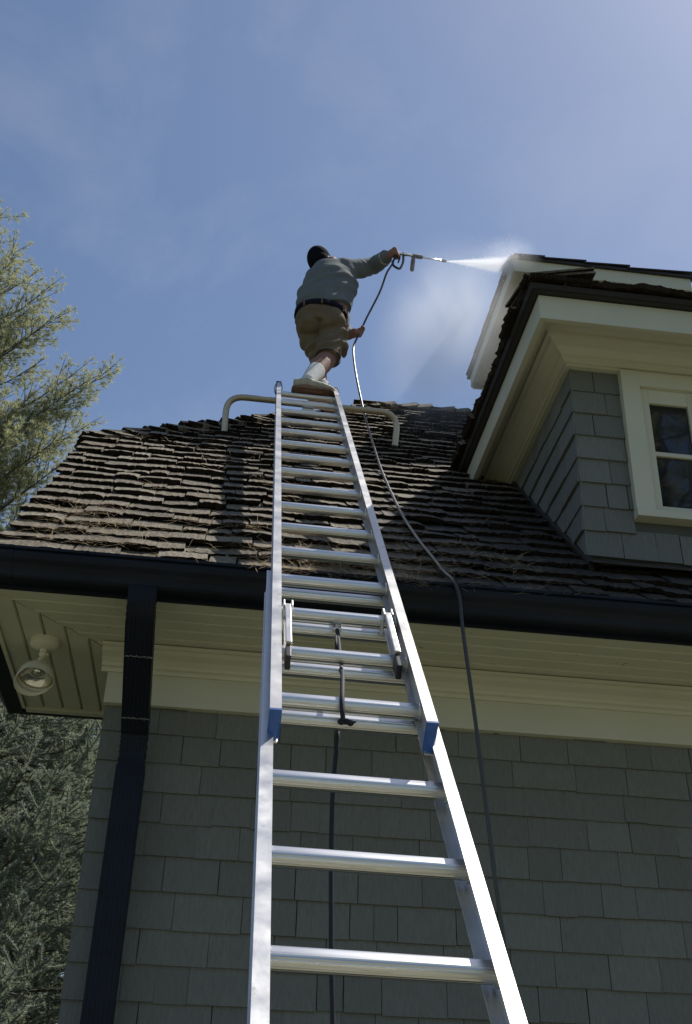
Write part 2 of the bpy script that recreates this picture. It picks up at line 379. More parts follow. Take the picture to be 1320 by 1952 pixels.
# =====================================================================
# the house
# =====================================================================
YF, YW, ZS = 3.815, 4.355, 1.845         # fascia line, wall face, soffit underside
XL, XR = -0.917, 5.0                     # outer edge of left return, right end of house
XW = -0.481                              # left corner of the wall
YE = 5.10                                # back end of the left return
C0 = 1.74                                # roof surface: z = y - C0
YRIDGE = 7.02
HIP0 = (-0.905, 5.30); HIP1 = (1.08, YRIDGE)
DX0, DX1, DY, DZ0, DZ1 = 1.493, 2.43, 4.07, 2.348, 3.37   # dormer walls
house = thing('house', 'grey-green shingled house with weathered shake roof, cream eaves and a dormer', 'house', (0, 4.4, -EYE))
HL = Vector(house.location)
def part(o):
    """hang an object built in scene coordinates below the house without moving it"""
    o.parent = house; o.location = o.location - HL; return o

# --- wall core, frieze, siding ------------------------------------------------
w = MB()
prof = [(YW + 0.012, -EYE), (9.6, -EYE), (9.6, 2.0), (8.75, 3.30), (5.30, 3.30), (YW + 0.012, 2.42)]
k = len(prof)
w.add([(XW + 0.012, y, z) for y, z in prof] + [(XR - 0.2, y, z) for y, z in prof],
      [tuple(range(k))] + [tuple(range(k, 2 * k))[::-1]] + [(i, (i + 1) % k, (i + 1) % k + k, i + k) for i in range(k)])
wall = part(w.build('wall', 'siding_back'))

def wedge_mesh(name):
    m = MB(); m.add([(-.5, 0, 0), (.5, 0, 0), (.5, -1, 0), (-.5, -1, 0), (-.5, 0, 1), (.5, 0, 1), (.5, -.22, 1), (-.5, -.22, 1)],
                    [(0, 3, 2, 1), (4, 5, 6, 7), (3, 0, 4, 7), (1, 2, 6, 5), (3, 7, 6, 2), (0, 1, 5, 4)])
    return m.mesh(name, 'siding')
WEDGE = wedge_mesh('shingle')
WEDGE_V = [Vector(v.co) for v in WEDGE.vertices]; WEDGE_F = [tuple(p.vertices) for p in WEDGE.polygons]

def course_joints(x0, x1, rng, wmin=0.085, wmax=0.27):
    xs = [x0]
    while xs[-1] < x1 - 0.02:
        nx = xs[-1] + rng.uniform(wmin, wmax)
        if x1 - nx < 0.07: nx = x1
        xs.append(min(nx, x1))
    return xs
def lay_course(frame, zb, h, x0, x1, rng, out, thick=0.015, cut=None):
    for a, b in zip(*(lambda q: (q[:-1], q[1:]))(course_joints(x0, x1, rng))):
        segs = [(a, b)]
        if cut and zb < cut[3] and zb + h > cut[2]:
            segs = [s_ for s_ in ((a, min(b, cut[0])), (max(a, cut[1]), b)) if s_[1] - s_[0] > 0.01]
        for s0, s1 in segs:
            gap = rng.choice((0.0008, 0.001, 0.0025, 0.0035, 0.005))
            Wd = max(s1 - s0 - gap, 0.008)
            tilt = Matrix.Rotation(rng.gauss(0, 0.005), 4, 'Y')
            M = frame @ Matrix.Translation(((s0 + s1) / 2, 0, zb + rng.gauss(0, 0.0020))) @ tilt @ Matrix.Diagonal((Wd, thick * rng.uniform(0.85, 1.2), h + 0.022, 1))
            out.append(M)
def place_wedges(lst, parent, rest_name=None, keep=300):
    """the largest in view as pieces, the rest as one part"""
    sc_ = []
    for M in lst:
        c = M @ Vector((0, -0.5, 0.5)); v = in_view(c)
        s_ = 0
        if v and -90 < v[0] < 1410 and -90 < v[1] < 2060: s_ = M.to_scale().x * M.to_scale().z / v[2] ** 2
        sc_.append((s_, M))
    sc_.sort(key=lambda q: -q[0]); rest = MB()
    iv = parent.matrix_basis.inverted() if parent.parent is None else (house.matrix_basis @ parent.matrix_basis).inverted()
    for i, (s_, M) in enumerate(sc_):
        if s_ > 0 and i < keep:
            o = link('shingle', WEDGE, parent); o.matrix_local = iv @ M
        else: rest.add([iv @ M @ p for p in WEDGE_V], WEDGE_F)
    if rest.v and rest_name:
        o = rest.build(rest_name, 'siding', parent, recalc=False); o['kind'] = 'stuff'

rng = random.Random(5)
front = Matrix.Translation((0, YW + 0.010, 0))
rows_img = [0.3469, 0.3209, 0.2947, 0.2670, 0.2377, 0.2081, 0.1776, 0.1489, 0.1201]
zs = [0.3469 * YW + 0.112] + [q * YW for q in rows_img]
while zs[-1] > -EYE + 0.12: zs.append(zs[-1] - 0.124)
lst = []
for i in range(1, len(zs)): lay_course(front, zs[i], zs[i - 1] - zs[i], XW + rng.uniform(-0.004, 0.004), 4.75, rng, lst)
lay_course(front, zs[0], 0.10, XW, 4.75, rng, lst)
place_wedges(lst, wall, 'more_shingles')

# frieze board, crown steps, soffit boards, fascia, gutter ---------------------
f = MB(); f.bevel_box((XW - 0.004, YW - 0.032, 1.622), (XR - 0.1, YW + 0.01, 1.80), 0.003)
part(f.build('frieze_board', 'trim'))
crown = [(0, 0), (0.012, 0), (0.016, 0.016), (0.03, 0.022), (0.034, 0.034), (0.055, 0.052), (0.082, 0.062), (0.090, 0.066), (0.092, 0.082), (0.108, 0.084), (0.110, 0.0985), (0, 0.0985)]
f = MB(); f.sweep([(a, b * 0.9) for a, b in crown], [(XW - 0.03, YW - 0.030), (XR - 0.1, YW - 0.030)], ZS - 0.094)
part(f.build('crown_moulding', 'trim'))
soffit = MB(); soffit.box((XL + 0.005, YF + 0.005, ZS + 0.014), (XR, YE - 0.005, ZS + 0.03)); soffit = part(soffit.build('soffit', 'trim'))
# front boards run along x and are mitred against the boards of the return
nb = 6; bw = (YW - YF - 0.02) / nb
sl = Vector(house.location) + Vector(soffit.location)
def sub(mb, name, m, parent, **kw):
    """build a sub-part in scene coordinates under a part of the house"""
    o = mb.build(name, m, parent, **kw); o.location = -sl; return o
def board(pts, name='board'):
    """soffit board from its plan outline, 12 mm thick, lower edges eased"""
    c = Vector((sum(p[0] for p in pts) / 4, sum(p[1] for p in pts) / 4)); low = []
    for p in pts:
        d = (c - Vector(p)); d = Vector((math.copysign(0.0055, d.x), math.copysign(0.0055, d.y))); low.append((p[0] + d.x, p[1] + d.y, ZS))
    m = MB(); m.add([(p[0], p[1], ZS + 0.013) for p in pts] + [(p[0], p[1], ZS + 0.009) for p in pts] + low,
                    [(3, 2, 1, 0), (0, 1, 5, 4), (1, 2, 6, 5), (2, 3, 7, 6), (3, 0, 4, 7), (4, 5, 9, 8), (5, 6, 10, 9), (6, 7, 11, 10), (7, 4, 8, 11), (8, 9, 10, 11)])
    return sub(m, name, 'soffit', soffit)
sw = (XW - XL) / 5.0
for i in range(nb):
    y0, y1 = YF + i * bw + 0.002, YF + (i + 1) * bw - 0.002
    x0 = XL + (y0 - YF) * 0.86 + 0.002; x1 = XL + (y1 - YF) * 0.86 + 0.002
    board([(x0, y0), (XR - 0.1, y0), (XR - 0.1, y1), (x1, y1)])
for i in range(5):
    x0, x1 = XL + i * sw + 0.002, XL + (i + 1) * sw - 0.002
    board([(x0, YF + (x0 - XL) / 0.86 + 0.004), (x1, YF + (x1 - XL) / 0.86 + 0.004), (x1, YE - 0.05), (x0, YE - 0.05)])
m = MB(); m.bevel_box((XL + 0.002, YE - 0.048, ZS - 0.012), (XW + 0.01, YE - 0.004, ZS + 0.012), 0.003); sub(m, 'end_batten', 'soffit', soffit)
m = MB(); m.bevel_box((XL - 0.012, YF + 0.004, ZS - 0.012), (XL + 0.004, YE - 0.05, ZS + 0.013), 0.002); sub(m, 'edge_batten', 'soffit', soffit)

path = [(XW + 0.02, YE), (XL - 0.014, YE), (XL - 0.014, YF), (XR, YF)]
f = MB(); f.sweep([(0, 0), (0.012, 0), (0.012, 0.15), (0, 0.15)], path, 1.838); part(f.build('fascia', 'gutter'))
ZL = 1.957
gp = [(0.013, 0.0), (0.013, -0.105), (0.080, -0.105), (0.088, -0.098), (0.094, -0.078), (0.108, -0.060), (0.124, -0.046), (0.130, -0.030),
      (0.130, -0.022), (0.122, -0.018), (0.122, -0.013), (0.133, -0.011), (0.133, 0.0), (0.127, 0.0), (0.127, -0.006), (0.115, -0.008), (0.075, -0.095), (0.02, -0.095), (0.02, 0)]
f = MB(); f.sweep(gp, path, ZL); gutter = part(f.build('gutter', 'gutter'))
sl = HL + Vector(gutter.location)
for xs in (-0.835, 2.9):     # lapped joint straps
    m = MB(); m.sweep([(a + (0.0025 if a > 0.05 else 0), b - (0.0025 if b < -0.08 else 0)) for a, b in gp], [(xs, YF), (xs + 0.02, YF)], ZL); sub(m, 'joint_strap', 'gutter', gutter)
xh = -0.55
while xh < 4.8:              # hanger screws under the lip
    m = MB(); m.lathe([(0, -0.004), (0.005, -0.004), (0.0065, 0.0), (0.0065, 0.003)], Matrix.Translation((xh, YF - 0.1345, ZL - 0.006)) @ Matrix.Rotation(math.pi / 2, 4, 'X'), 8)
    sub(m, 'hanger_screw', 'gutter', gutter); xh += 0.61

# --- downspout --------------------------------------------------------------
def corr_ring(wx, wy, nrib=7):
    """rectangular pipe section with shallow flutes on the long faces"""
    ring = []
    for i in range(nrib * 4 + 1):
        x = -wx / 2 + wx * i / (nrib * 4); ring.append((x, -wy / 2 + (0.0028 if (i % 4) in (2, 3) else 0)))
    for i in range(nrib * 4 + 1):
        x = wx / 2 - wx * i / (nrib * 4); ring.append((x, wy / 2))
    return ring
def pipe(mb, stations):
    """stations: (centre, forward axis in the y-z plane, scale)"""
    rings = []
    for c, ax, s_ in stations:
        c = Vector(c); ax = Vector(ax).normalized(); n_ = Vector((1, 0, 0)).cross(ax).normalized()
        rings.append([c + Vector((1, 0, 0)) * x * s_ + n_ * (y * s_) for x, y in corr_ring(0.104, 0.075)])
    k = len(rings[0]); mb.add([p for r_ in rings for p in r_], [(i * k + j, i * k + (j + 1) % k, (i + 1) * k + (j + 1) % k, (i + 1) * k + j) for i in range(len(rings) - 1) for j in range(k)])
dx = -0.337
dn = lambda y, z: Vector((0, y, z)).normalized()
ytop, ywall = 3.758, YW - 0.055
m = MB()
st = [((dx, ytop, 1.855), dn(0, -1), 1.0), ((dx, ytop, 1.825), dn(0, -1), 1.0)]
for i in range(9):          # crimped elbow
    a = i / 8 * math.radians(58); st.append(((dx, ytop + 0.07 * (1 - math.cos(a)), 1.822 - 0.07 * math.sin(a)), dn(math.sin(a), -math.cos(a)), 1.0 if i % 2 == 0 else 0.95))
p0 = Vector(st[-1][0]); dsl = dn(math.sin(math.radians(58)), -math.cos(math.radians(58)))
run = (ywall - 0.075 - p0.y) / dsl.y
p1 = p0 + dsl * run
st.append((p0 + dsl * run * 0.5, dsl, 1.0)); st.append((p1, dsl, 1.0))
for i in range(1, 10):
    a = math.radians(58) * (1 - i / 9)
    st.append(((dx, p1.y + 0.085 * (math.cos(a) - math.cos(math.radians(58))) / 1.0 * 1.0, p1.z - 0.085 * (math.sin(math.radians(58)) - math.sin(a)) - 0.004 * i), dn(math.sin(a), -math.cos(a)), 1.0 if i % 2 == 0 else 0.93))
pe = Vector(st[-1][0])
for i in range(4): st.append(((dx, pe.y, pe.z - 0.012 * (i + 1)), dn(0, -1), 0.94 if i % 2 == 0 else 1.0))
pipe(m, st); ds = m.build('downspout', 'gutter', autos=math.radians(30)); part(ds)
sl = HL + Vector(ds.location)
m = MB(); pipe(m, [((dx, pe.y, pe.z - 0.045), dn(0, -1), 1.04), ((dx, pe.y, -EYE + 0.1), dn(0, -1), 1.04)]); sub(m, 'pipe', 'gutter', ds, autos=math.radians(30))
for tt in (0.30, 0.86):     # dried sealant rings on the sloping run
    c = p0 + dsl * run * tt; m = MB(); rg_ = random.Random(3)
    n_ = Vector((1, 0, 0)).cross(dsl)
    for i in range(34):
        x = -0.052 + 0.104 * i / 33; off = dsl * rg_.gauss(0, 0.0018) - n_ * (0.0385)
        m.ball(c + Vector((x, 0, 0)) + off, (0.0022, 0.0014, rg_.uniform(0.0008, 0.0028)), 6, 4)
    sub(m, 'sealant_bead', 'seal', ds)
for z in (0.2, -0.9):
    m = MB(); m.bevel_box((dx - 0.075, YW - 0.010, z), (dx + 0.075, YW - 0.004, z + 0.03), 0.001); sub(m, 'strap', 'gutter', ds)

# --- roof deck and shakes ------------------------------------------------------
dk = 0.058
def rz(y): return y - C0 - dk
hx0, hy0 = HIP0; yb = 2 * YRIDGE
d_ = MB()
V = [(hx0 + .02, 3.78, rz(3.78)), (XR, 3.78, rz(3.78)), (XR, YRIDGE, rz(YRIDGE)), (HIP1[0], YRIDGE, rz(YRIDGE)), (hx0 + .02, hy0, rz(hy0)),
     (hx0 + .02, yb - hy0, rz(hy0)), (XR, yb - 3.78, rz(3.78)), (hx0 + .02, yb - 3.78, rz(3.78))]
d_.add(V, [(0, 1, 2, 3, 4), (4, 3, 5), (3, 2, 6, 7, 5)])
roof = part(d_.build('roof', 'deck', recalc=False))
sl = HL + Vector(roof.location)
# rake boards on the left gable
m = MB()
for sgn in (0, 1):
    ya, yb2 = 3.84, hy0
    pts = [(ya, rz(ya) - 0.012), (yb2, rz(yb2) - 0.012), (yb2, rz(yb2) - 0.17), (ya, rz(ya) - 0.17)]
    if sgn: pts = [(yb - y, z) for y, z in pts]
    vs = [(hx0 + 0.03, y, z) for y, z in pts] + [(hx0 + 0.055, y, z) for y, z in pts]
    m.add(vs, [(0, 1, 2, 3), (7, 6, 5, 4), (0, 4, 5, 1), (1, 5, 6, 2), (2, 6, 7, 3), (3, 7, 4, 0)])
sub(m, 'rake_board', 'trim', roof)

def shake_variant(i):
    g_ = random.Random(100 + i); n = 10; L = 0.34; t0 = g_.uniform(0.017, 0.027); bow = g_.uniform(-0.007, 0.008); cols = []
    for j in range(n + 1):
        x = -0.5 + j / n; rag = g_.uniform(-0.010, 0.009) + (0.012 if j in (0, n) and g_.random() < 0.4 else 0); crv = bow * (1 - (2 * x) ** 2) + g_.uniform(-0.0016, 0.0016)
        cols.append([(x, rag + g_.uniform(0.001, 0.012), -t0 * g_.uniform(0.75, 1.15) + crv * 0.6), (x, rag, crv), (x, 0.13, -0.0165 + crv * 0.5), (x, L, -0.043), (x, L, -0.053)])
    v = [p for c in cols for p in c]; f_ = []
    for j in range(n):
        for q in range(5):
            a = j * 5 + q; b = j * 5 + (q + 1) % 5; f_.append((a, a + 5, b + 5, b))
    f_.append((0, 1, 2, 3, 4)); f_.append(tuple(n * 5 + q for q in (4, 3, 2, 1, 0)))
    mb = MB(); mb.add(v, f_); me = mb.mesh('shake', 'shake'); me.materials.append(MAT['endgrain'])
    for p in me.polygons:
        if p.index < n * 5 and p.index % 5 in (0, 4): p.material_index = 1
    return me
SHAKES = [shake_variant(i) for i in range(10)]
SHV = [[Vector(v.co) for v in s.vertices] for s in SHAKES]; SHF = [[tuple(p.vertices) for p in s.polygons] for s in SHAKES]; SHI = [[p.material_index for p in s.polygons] for s in SHAKES]

def slope_frame(o, ex, ey):
    ex = Vector(ex).normalized(); ey = Vector(ey).normalized(); ez = ex.cross(ey).normalized()
    M = Matrix((ex, ey, ez)).transposed().to_4x4(); M.translation = Vector(o); return M
def shake_rows(fr, s_list, xlim, rng, keepf=None, wmin=0.085, wmax=0.215, rough=1.0):
    out = []
    for s in s_list:
        x0, x1 = xlim(s)
        if x1 - x0 < 0.05: continue
        x = x0 + rng.uniform(-0.012, 0.01); wave = rng.uniform(0, 9)
        while x < x1 - 0.03:
            wd = rng.uniform(wmin, wmax)
            if x1 - (x + wd) < 0.06: wd = x1 - x
            c = x + wd / 2
            p = fr @ Vector((c, s, 0))
            if keepf is None or keepf(p):
                jit = 0.010 * rough
                M = fr @ Matrix.Translation((c, s + rng.gauss(0, jit) + 0.007 * math.sin(c * 2.3 + wave), rng.gauss(0.0, 0.0028 * rough))) \
                    @ Matrix.Rotation(rng.gauss(0, 0.014 * rough), 4, 'Z') @ Matrix.Rotation(rng.gauss(0, 0.02 * rough), 4, 'Y') @ Matrix.Rotation(rng.gauss(0, 0.010 * rough), 4, 'X') \
                    @ Matrix.Diagonal((wd - rng.choice((0.002, 0.004, 0.007, 0.012)), rng.uniform(0.96, 1.04), rng.uniform(0.85, 1.2), 1))
                out.append((M, rng.randrange(10)))
            x += wd
    return out
def place_shakes(lst, parent, keep=300, rest='more_shakes', hidden=None, name='shake'):
    base = HL + Vector(parent.location); iv = Matrix.Translation(-base); sc_ = []
    for M, k in lst:
        c = M @ Vector((0, 0.02, 0)); v = in_view(c); s_ = 0
        if v and -60 < v[0] < 1380 and -60 < v[1] < 2000 and not (hidden and hidden(c)): s_ = M.to_scale().x / v[2] ** 2
        sc_.append((s_, M, k))
    order = sorted(range(len(sc_)), key=lambda i: -sc_[i][0]); rs = MB(); mi = []
    for rank, i in enumerate(order):
        s_, M, k = sc_[i]
        if s_ > 0 and rank < keep:
            o = link(name, SHAKES[k], parent); o.matrix_local = iv @ M
        else: rs.add([iv @ M @ p for p in SHV[k]], SHF[k]); mi += SHI[k]
    if rs.v:
        o = rs.build(rest, 'shake', parent, recalc=False); o['kind'] = 'stuff'
        o.data.materials.append(MAT['endgrain']); o.data.polygons.foreach_set('material_index', mi)

q2 = math.sqrt(0.5)
EXPO = 0.142
fr_front = slope_frame((0, 3.70, 3.70 - C0), (1, 0, 0), (0, q2, q2))
srow = [i * EXPO + 0.01 for i in range(int((YRIDGE - 3.70) / q2 / EXPO))]
def xlim_front(s):
    y = 3.70 + s * q2
    x0 = hx0 + R.uniform(-0.016, 0.010)
    if y > hy0: x0 = hx0 + (y - hy0) * (HIP1[0] - hx0) / (YRIDGE - hy0) + 0.10
    return x0, 3.4
def keep_front(p):
    return not (DX0 + 0.06 < p.x < DX1 - 0.06 and DY + 0.10 < p.y < 5.6) and not (2.05 < p.x < 3.05 and 6.25 < p.y)
lst = shake_rows(fr_front, srow, xlim_front, random.Random(21), keep_front)
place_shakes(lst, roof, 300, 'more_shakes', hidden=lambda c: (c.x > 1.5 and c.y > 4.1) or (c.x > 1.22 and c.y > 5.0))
# left clipped slope and back slope: seen only from elsewhere, one part each
le = Vector((HIP1[0] - hx0, 0, (YRIDGE - hy0)))
fr_left = slope_frame((hx0 - 0.03, YRIDGE, hy0 - C0 - 0.03), (0, -1, 0), le)
LL = le.length
ls = shake_rows(fr_left, [i * EXPO + 0.02 for i in range(int(LL / EXPO))], lambda s: ((YRIDGE - hy0) * (-1 + (s + 0.30) / LL), (YRIDGE - hy0) * (1 - (s + 0.30) / LL)), random.Random(22))
place_shakes(ls, roof, 0, 'left_slope_shakes')
# hip and ridge caps: pairs of shakes folded over the arris
def caps(p0, p1, nA, nB, rng, n, keepf=None, start=0.0):
    """p0 -> p1 along the arris; butts face p0"""
    p0 = Vector(p0); p1 = Vector(p1); t = (p1 - p0).normalized(); L = (p1 - p0).length; out = []
    for i in range(n):
        s = start + L * i / n
        for nn, no in ((nA, nB), (nB, nA)):
            nn = Vector(nn).normalized(); no = Vector(no).normalized(); nn = (nn - t * nn.dot(t)).normalized(); ex = t.cross(nn).normalized()
            sg = 1 if ex.dot(-no + nn * no.dot(nn)) > 0 else -1
            # lies on the side away from the other face
            fr = Matrix((ex, t, nn)).transposed().to_4x4()
            fr.translation = p0 + t * s + nn * (0.020 + rng.gauss(0, 0.005))
            M = fr @ Matrix.Translation((sg * 0.062, rng.gauss(0, 0.022), 0)) @ Matrix.Rotation(rng.gauss(-0.045, 0.022), 4, 'X') @ Matrix.Rotation(rng.gauss(0, 0.05), 4, 'Z') @ Matrix.Diagonal((0.128, 1.0, 1.1, 1))
            if keepf is None or keepf(M.translation): out.append((M, rng.randrange(10)))
    return out
nF = Vector((0, -1, 1)); nLs = Vector((-(YRIDGE - hy0), 0, HIP1[0] - hx0)); nBk = Vector((0, 1, 1))
h0 = Vector((hx0 - 0.03, hy0 - 0.03, hy0 - C0 - 0.03)); h1 = Vector((HIP1[0], YRIDGE, YRIDGE - C0))
rngc = random.Random(8)
cp = caps(h0, h1, nF, nLs, rngc, 19)
rp = caps((3.4, YRIDGE, YRIDGE - C0 + 0.005), (HIP1[0] - 0.12, YRIDGE, YRIDGE - C0 + 0.005), nBk, nF, rngc, 16, keepf=lambda p: p.x < 2.0)
place_shakes(cp + rp, roof, 300, name='cap_shake', rest='more_cap_shakes')

# needles and litter caught on the lower courses
rngn = random.Random(77); Vn = []; Fn = []
def straw(p, d, L, wd):
    d = Vector(d).normalized(); s_ = d.cross(Vector((0, -q2, q2))).normalized() * wd
    mid = Vector(p) + d * L * 0.5 + Vector((0, -q2, q2)) * rngn.uniform(-0.004, 0.012)
    i0 = len(Vn); e_ = Vector(p) + d * L
    for q in (Vector(p) - s_, Vector(p) + s_, mid - s_, mid + s_, e_): Vn.append(tuple(q - sl))
    Fn.extend([(i0, i0 + 1, i0 + 3), (i0, i0 + 3, i0 + 2), (i0 + 2, i0 + 3, i0 + 4)])
cl_ = [(rngn.uniform(-0.8, 1.2), abs(rngn.gauss(0, 0.35)) + 0.02) for _ in range(95)] + [(rngn.uniform(0.05, 0.75), abs(rngn.gauss(0, 0.12)) + 0.02) for _ in range(60)] + [(rngn.uniform(-0.6, 1.1), rngn.uniform(0.3, 3.2)) for _ in range(36)]
for cx, cs in cl_:
    row = round((cs - 0.01) / EXPO) * EXPO + 0.01
    for _ in range(rngn.randint(5, 16)):
        x = cx + rngn.gauss(0, 0.06); s = row + rngn.uniform(-0.035, 0.01)
        p = fr_front @ Vector((x, s, rngn.uniform(-0.012, 0.012)))
        a = rngn.gauss(0, 0.8); d = fr_front.to_3x3() @ Vector((math.cos(a) * rngn.choice((-1, 1)), math.sin(a), rngn.uniform(-0.05, 0.25)))
        straw(p, d, rngn.uniform(0.04, 0.11), 0.0009)
o = fast_mesh('pine_straw', Vn, Fn, 'straw', roof); o['kind'] = 'stuff'

# --- dormer ---------------------------------------------------------------------
d_ = MB(); d_.box((DX0 + 0.010, DY + 0.010, 2.0), (DX1 - 0.010, 5.5, 3.50)); dwall = part(d_.build('dormer_wall', 'siding_back'))
rngd = random.Random(9); lst = []
WX0, WX1, WZ0, WZ1 = 1.728, 2.185, 2.555, 3.36      # window casing outer
frD = Matrix.Translation((0, DY + 0.006, 0))
dz = [DZ0 + 0.1278 * i for i in range(9)]
for i in range(8):
    h = min(0.1278, DZ1 + 0.01 - dz[i])
    if h > 0.02: lay_course(frD, dz[i], h, DX0 - 0.004, DX1 + 0.004, rngd, lst, 0.015, cut=(WX0 + 0.004, WX1 - 0.004, WZ0 + 0.01, WZ1 + 0.2))
frS = Matrix(((0, 1, 0, DX0 + 0.006), (-1, 0, 0, 0), (0, 0, 1, 0), (0, 0, 0, 1)))     # local x -> -y, local -y -> -x
for i in range(8):
    h = min(0.1278, DZ1 + 0.01 - dz[i])
    if h > 0.02: lay_course(frS, dz[i], h, -5.45, -(DY - 0.006), rngd, lst, 0.016)
place_wedges(lst, dwall, 'more_dormer_shingles')
sl = HL + Vector(dwall.location)
# flashing where the walls meet the roof
m = MB(); m.bevel_box((DX0 - 0.012, -0.125, -0.004), (DX1 + 0.012, 0.012, 0.004), 0.002, Matrix.Translation((0, DY, DZ0 - 0.016)) @ Matrix.Rotation(math.radians(33), 4, 'X')); sub(m, 'apron_flashing', 'flash', dwall)
m = MB()
ya, yb_ = DY - 0.05, 5.3
lf = 0.012
m.add([(DX0 - 0.014, ya, ya - C0 + lf), (DX0 - 0.014, yb_, yb_ - C0 + lf), (DX0 - 0.012, yb_, yb_ - C0 + lf + 0.014), (DX0 - 0.012, ya, ya - C0 + lf + 0.014),
       (DX0 - 0.014, ya, ya - C0 - 0.05), (DX0 - 0.014, yb_, yb_ - C0 - 0.05), (DX0 + 0.01, yb_, yb_ - C0 - 0.05), (DX0 + 0.01, ya, ya - C0 - 0.05), (DX0 + 0.01, yb_, yb_ - C0 + lf + 0.014), (DX0 + 0.01, ya, ya - C0 + lf + 0.014)],
      [(0, 1, 2, 3), (4, 5, 1, 0), (3, 2, 8, 9), (4, 0, 3, 9, 7), (7, 6, 5, 4), (9, 8, 6, 7)])
sub(m, 'step_flashing', 'flash', dwall)
# cornice
EX, EY, EZT, EZB = 1.265, 3.765, 3.535, 3.40
EX1 = DX1 + (DX0 - EX)
dpath = [(EX, 5.6), (EX, EY), (EX1, EY), (EX1, 5.6)]
f = MB(); f.sweep([(-0.022, 0), (0, 0), (0, EZT - EZB), (-0.022, EZT - EZB)], dpath, EZB); corn = part(f.build('dormer_fascia', 'trim'))
f = MB(); f.box((EX + 0.02, EY + 0.02, 3.475), (EX1 - 0.02, 5.6, 3.495)); part(f.build('dormer_soffit', 'trim'))
wpath = [(DX0 - 0.004, 5.6), (DX0 - 0.004, DY - 0.004), (DX1 + 0.004, DY - 0.004), (DX1 + 0.004, 5.6)]
f = MB(); f.sweep([(-0.01, 0), (0.022, 0), (0.022, 0.10), (-0.01, 0.10)], wpath, DZ1); part(f.build('dormer_frieze', 'trim'))
f = MB(); f.sweep([(0.0225, 0.0), (0.034, 0.0), (0.037, 0.012), (0.052, 0.018), (0.055, 0.030), (0.085, 0.052), (0.115, 0.060), (0.120, 0.072), (0.140, 0.074), (0.142, 0.0895), (0.0225, 0.0895)], wpath, 3.384)
part(f.build('dormer_crown', 'trim'))
f = MB(); f.sweep([(-0.03, 0.0), (-0.0225, 0.0), (-0.0225, 0.07), (-0.06, 0.07), (-0.06, 0.05), (-0.045, 0.035)], dpath, EZB + 0.004); part(f.build('eave_bead', 'trim'))
# low hip roof of the dormer with a dark shake edge
sD = 0.42; zt = EZT + 0.004; ov = 0.078
xm = (EX + EX1) / 2; rise = (xm - EX + ov) * sD
d_ = MB()
d_.add([(EX - 0.03, EY - 0.03, zt), (EX1 + 0.03, EY - 0.03, zt), (xm, EY - 0.03 + (xm - EX + 0.03), zt + (xm - EX + 0.03) * sD), (xm, 6.2, zt + (xm - EX + 0.03) * sD), (EX - 0.03, 6.0, zt), (EX1 + 0.03, 6.0, zt)],
       [(0, 1, 2), (0, 2, 3, 4), (1, 5, 3, 2), (0, 4, 5, 1)])
droof = part(d_.build('dormer_roof', 'flash', recalc=False))
sl = HL + Vector(droof.location)
rg3 = random.Random(33)
frA = slope_frame((0, EY - ov, zt + 0.062 - ov * sD * 0.4), (1, 0, 0), (0, 1, sD))
sc_len = math.sqrt(1 + sD * sD)
def xlA(s): k = s / sc_len; return EX - ov + k, EX1 + ov - k
la = shake_rows(frA, [0.0, 0.012, 0.15, 0.29, 0.43], xlA, rg3, rough=1.6)
for i in range(3):   # a few loosened shakes stand proud at the front edge
    fx = 1.60 + 0.085 * i
    M = frA @ Matrix.Translation((fx, 0.03 + 0.02 * i, 0.014)) @ Matrix.Rotation(0.30, 4, 'Z') @ Matrix.Rotation(0.10, 4, 'Y') @ Matrix.Diagonal((0.075, 0.7, 1, 1)); la.append((M, i))
frB = slope_frame((EX - ov, 0, zt + 0.062 - ov * sD * 0.4), (0, -1, 0), (1, 0, sD))
def xlB(s): k = s / sc_len; return -5.9, -(EY - ov + k)
lb = shake_rows(frB, [0.0, 0.012, 0.15, 0.29, 0.43], xlB, rg3, rough=1.5, keepf=lambda p: p.z > p.y - C0 - 0.05)
frC = slope_frame((EX1 + ov, 0, zt + 0.062 - ov * sD * 0.4), (0, 1, 0), (-1, 0, sD))
lc = shake_rows(frC, [0.0, 0.15, 0.29], lambda s: (EY - ov + s / sc_len, 5.9), rg3, keepf=lambda p: p.z > p.y - C0 - 0.05)
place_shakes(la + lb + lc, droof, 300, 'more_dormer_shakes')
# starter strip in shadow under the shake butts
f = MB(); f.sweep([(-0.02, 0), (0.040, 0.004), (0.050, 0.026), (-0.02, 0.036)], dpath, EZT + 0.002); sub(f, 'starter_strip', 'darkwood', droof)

# dormer window
win = part(bpy.data.objects.new('dormer_window', None)); col.objects.link(win); sl = Vector((0, 0, 0))
fy = DY - 0.040
def wb(name, lo, hi, m_='trim', b=0.003):
    m = MB(); m.bevel_box(lo, hi, b); return sub(m, name, m_, win)
GX0, GX1, GZ0, GZ1, GM = 1.862, 2.052, 2.632, 3.205, 2.917
SX0, SX1, SZ0, SZ1 = 1.818, 2.096, 2.590, 3.285
wb('casing', (WX0, fy, WZ0), (SX0, DY + 0.02, 3.3715)); wb('casing', (SX1, fy, WZ0), (WX1, DY + 0.02, 3.3715))
wb('head_casing', (SX0 - 0.001, fy + 0.002, SZ1), (SX1 + 0.001, DY + 0.02, 3.3705))
wb('sill', (WX0 - 0.002, fy - 0.012, WZ0 - 0.004), (WX1 + 0.002, DY + 0.02, SZ0))
wb('stile', (SX0, fy + 0.024, SZ0), (GX0, DY + 0.03, SZ1)); wb('stile', (GX1, fy + 0.024, SZ0), (SX1, DY + 0.03, SZ1))
wb('rail', (GX0, fy + 0.025, GZ1), (GX1, DY + 0.03, SZ1)); wb('rail', (GX0, fy + 0.025, SZ0), (GX1, DY + 0.03, GZ0))
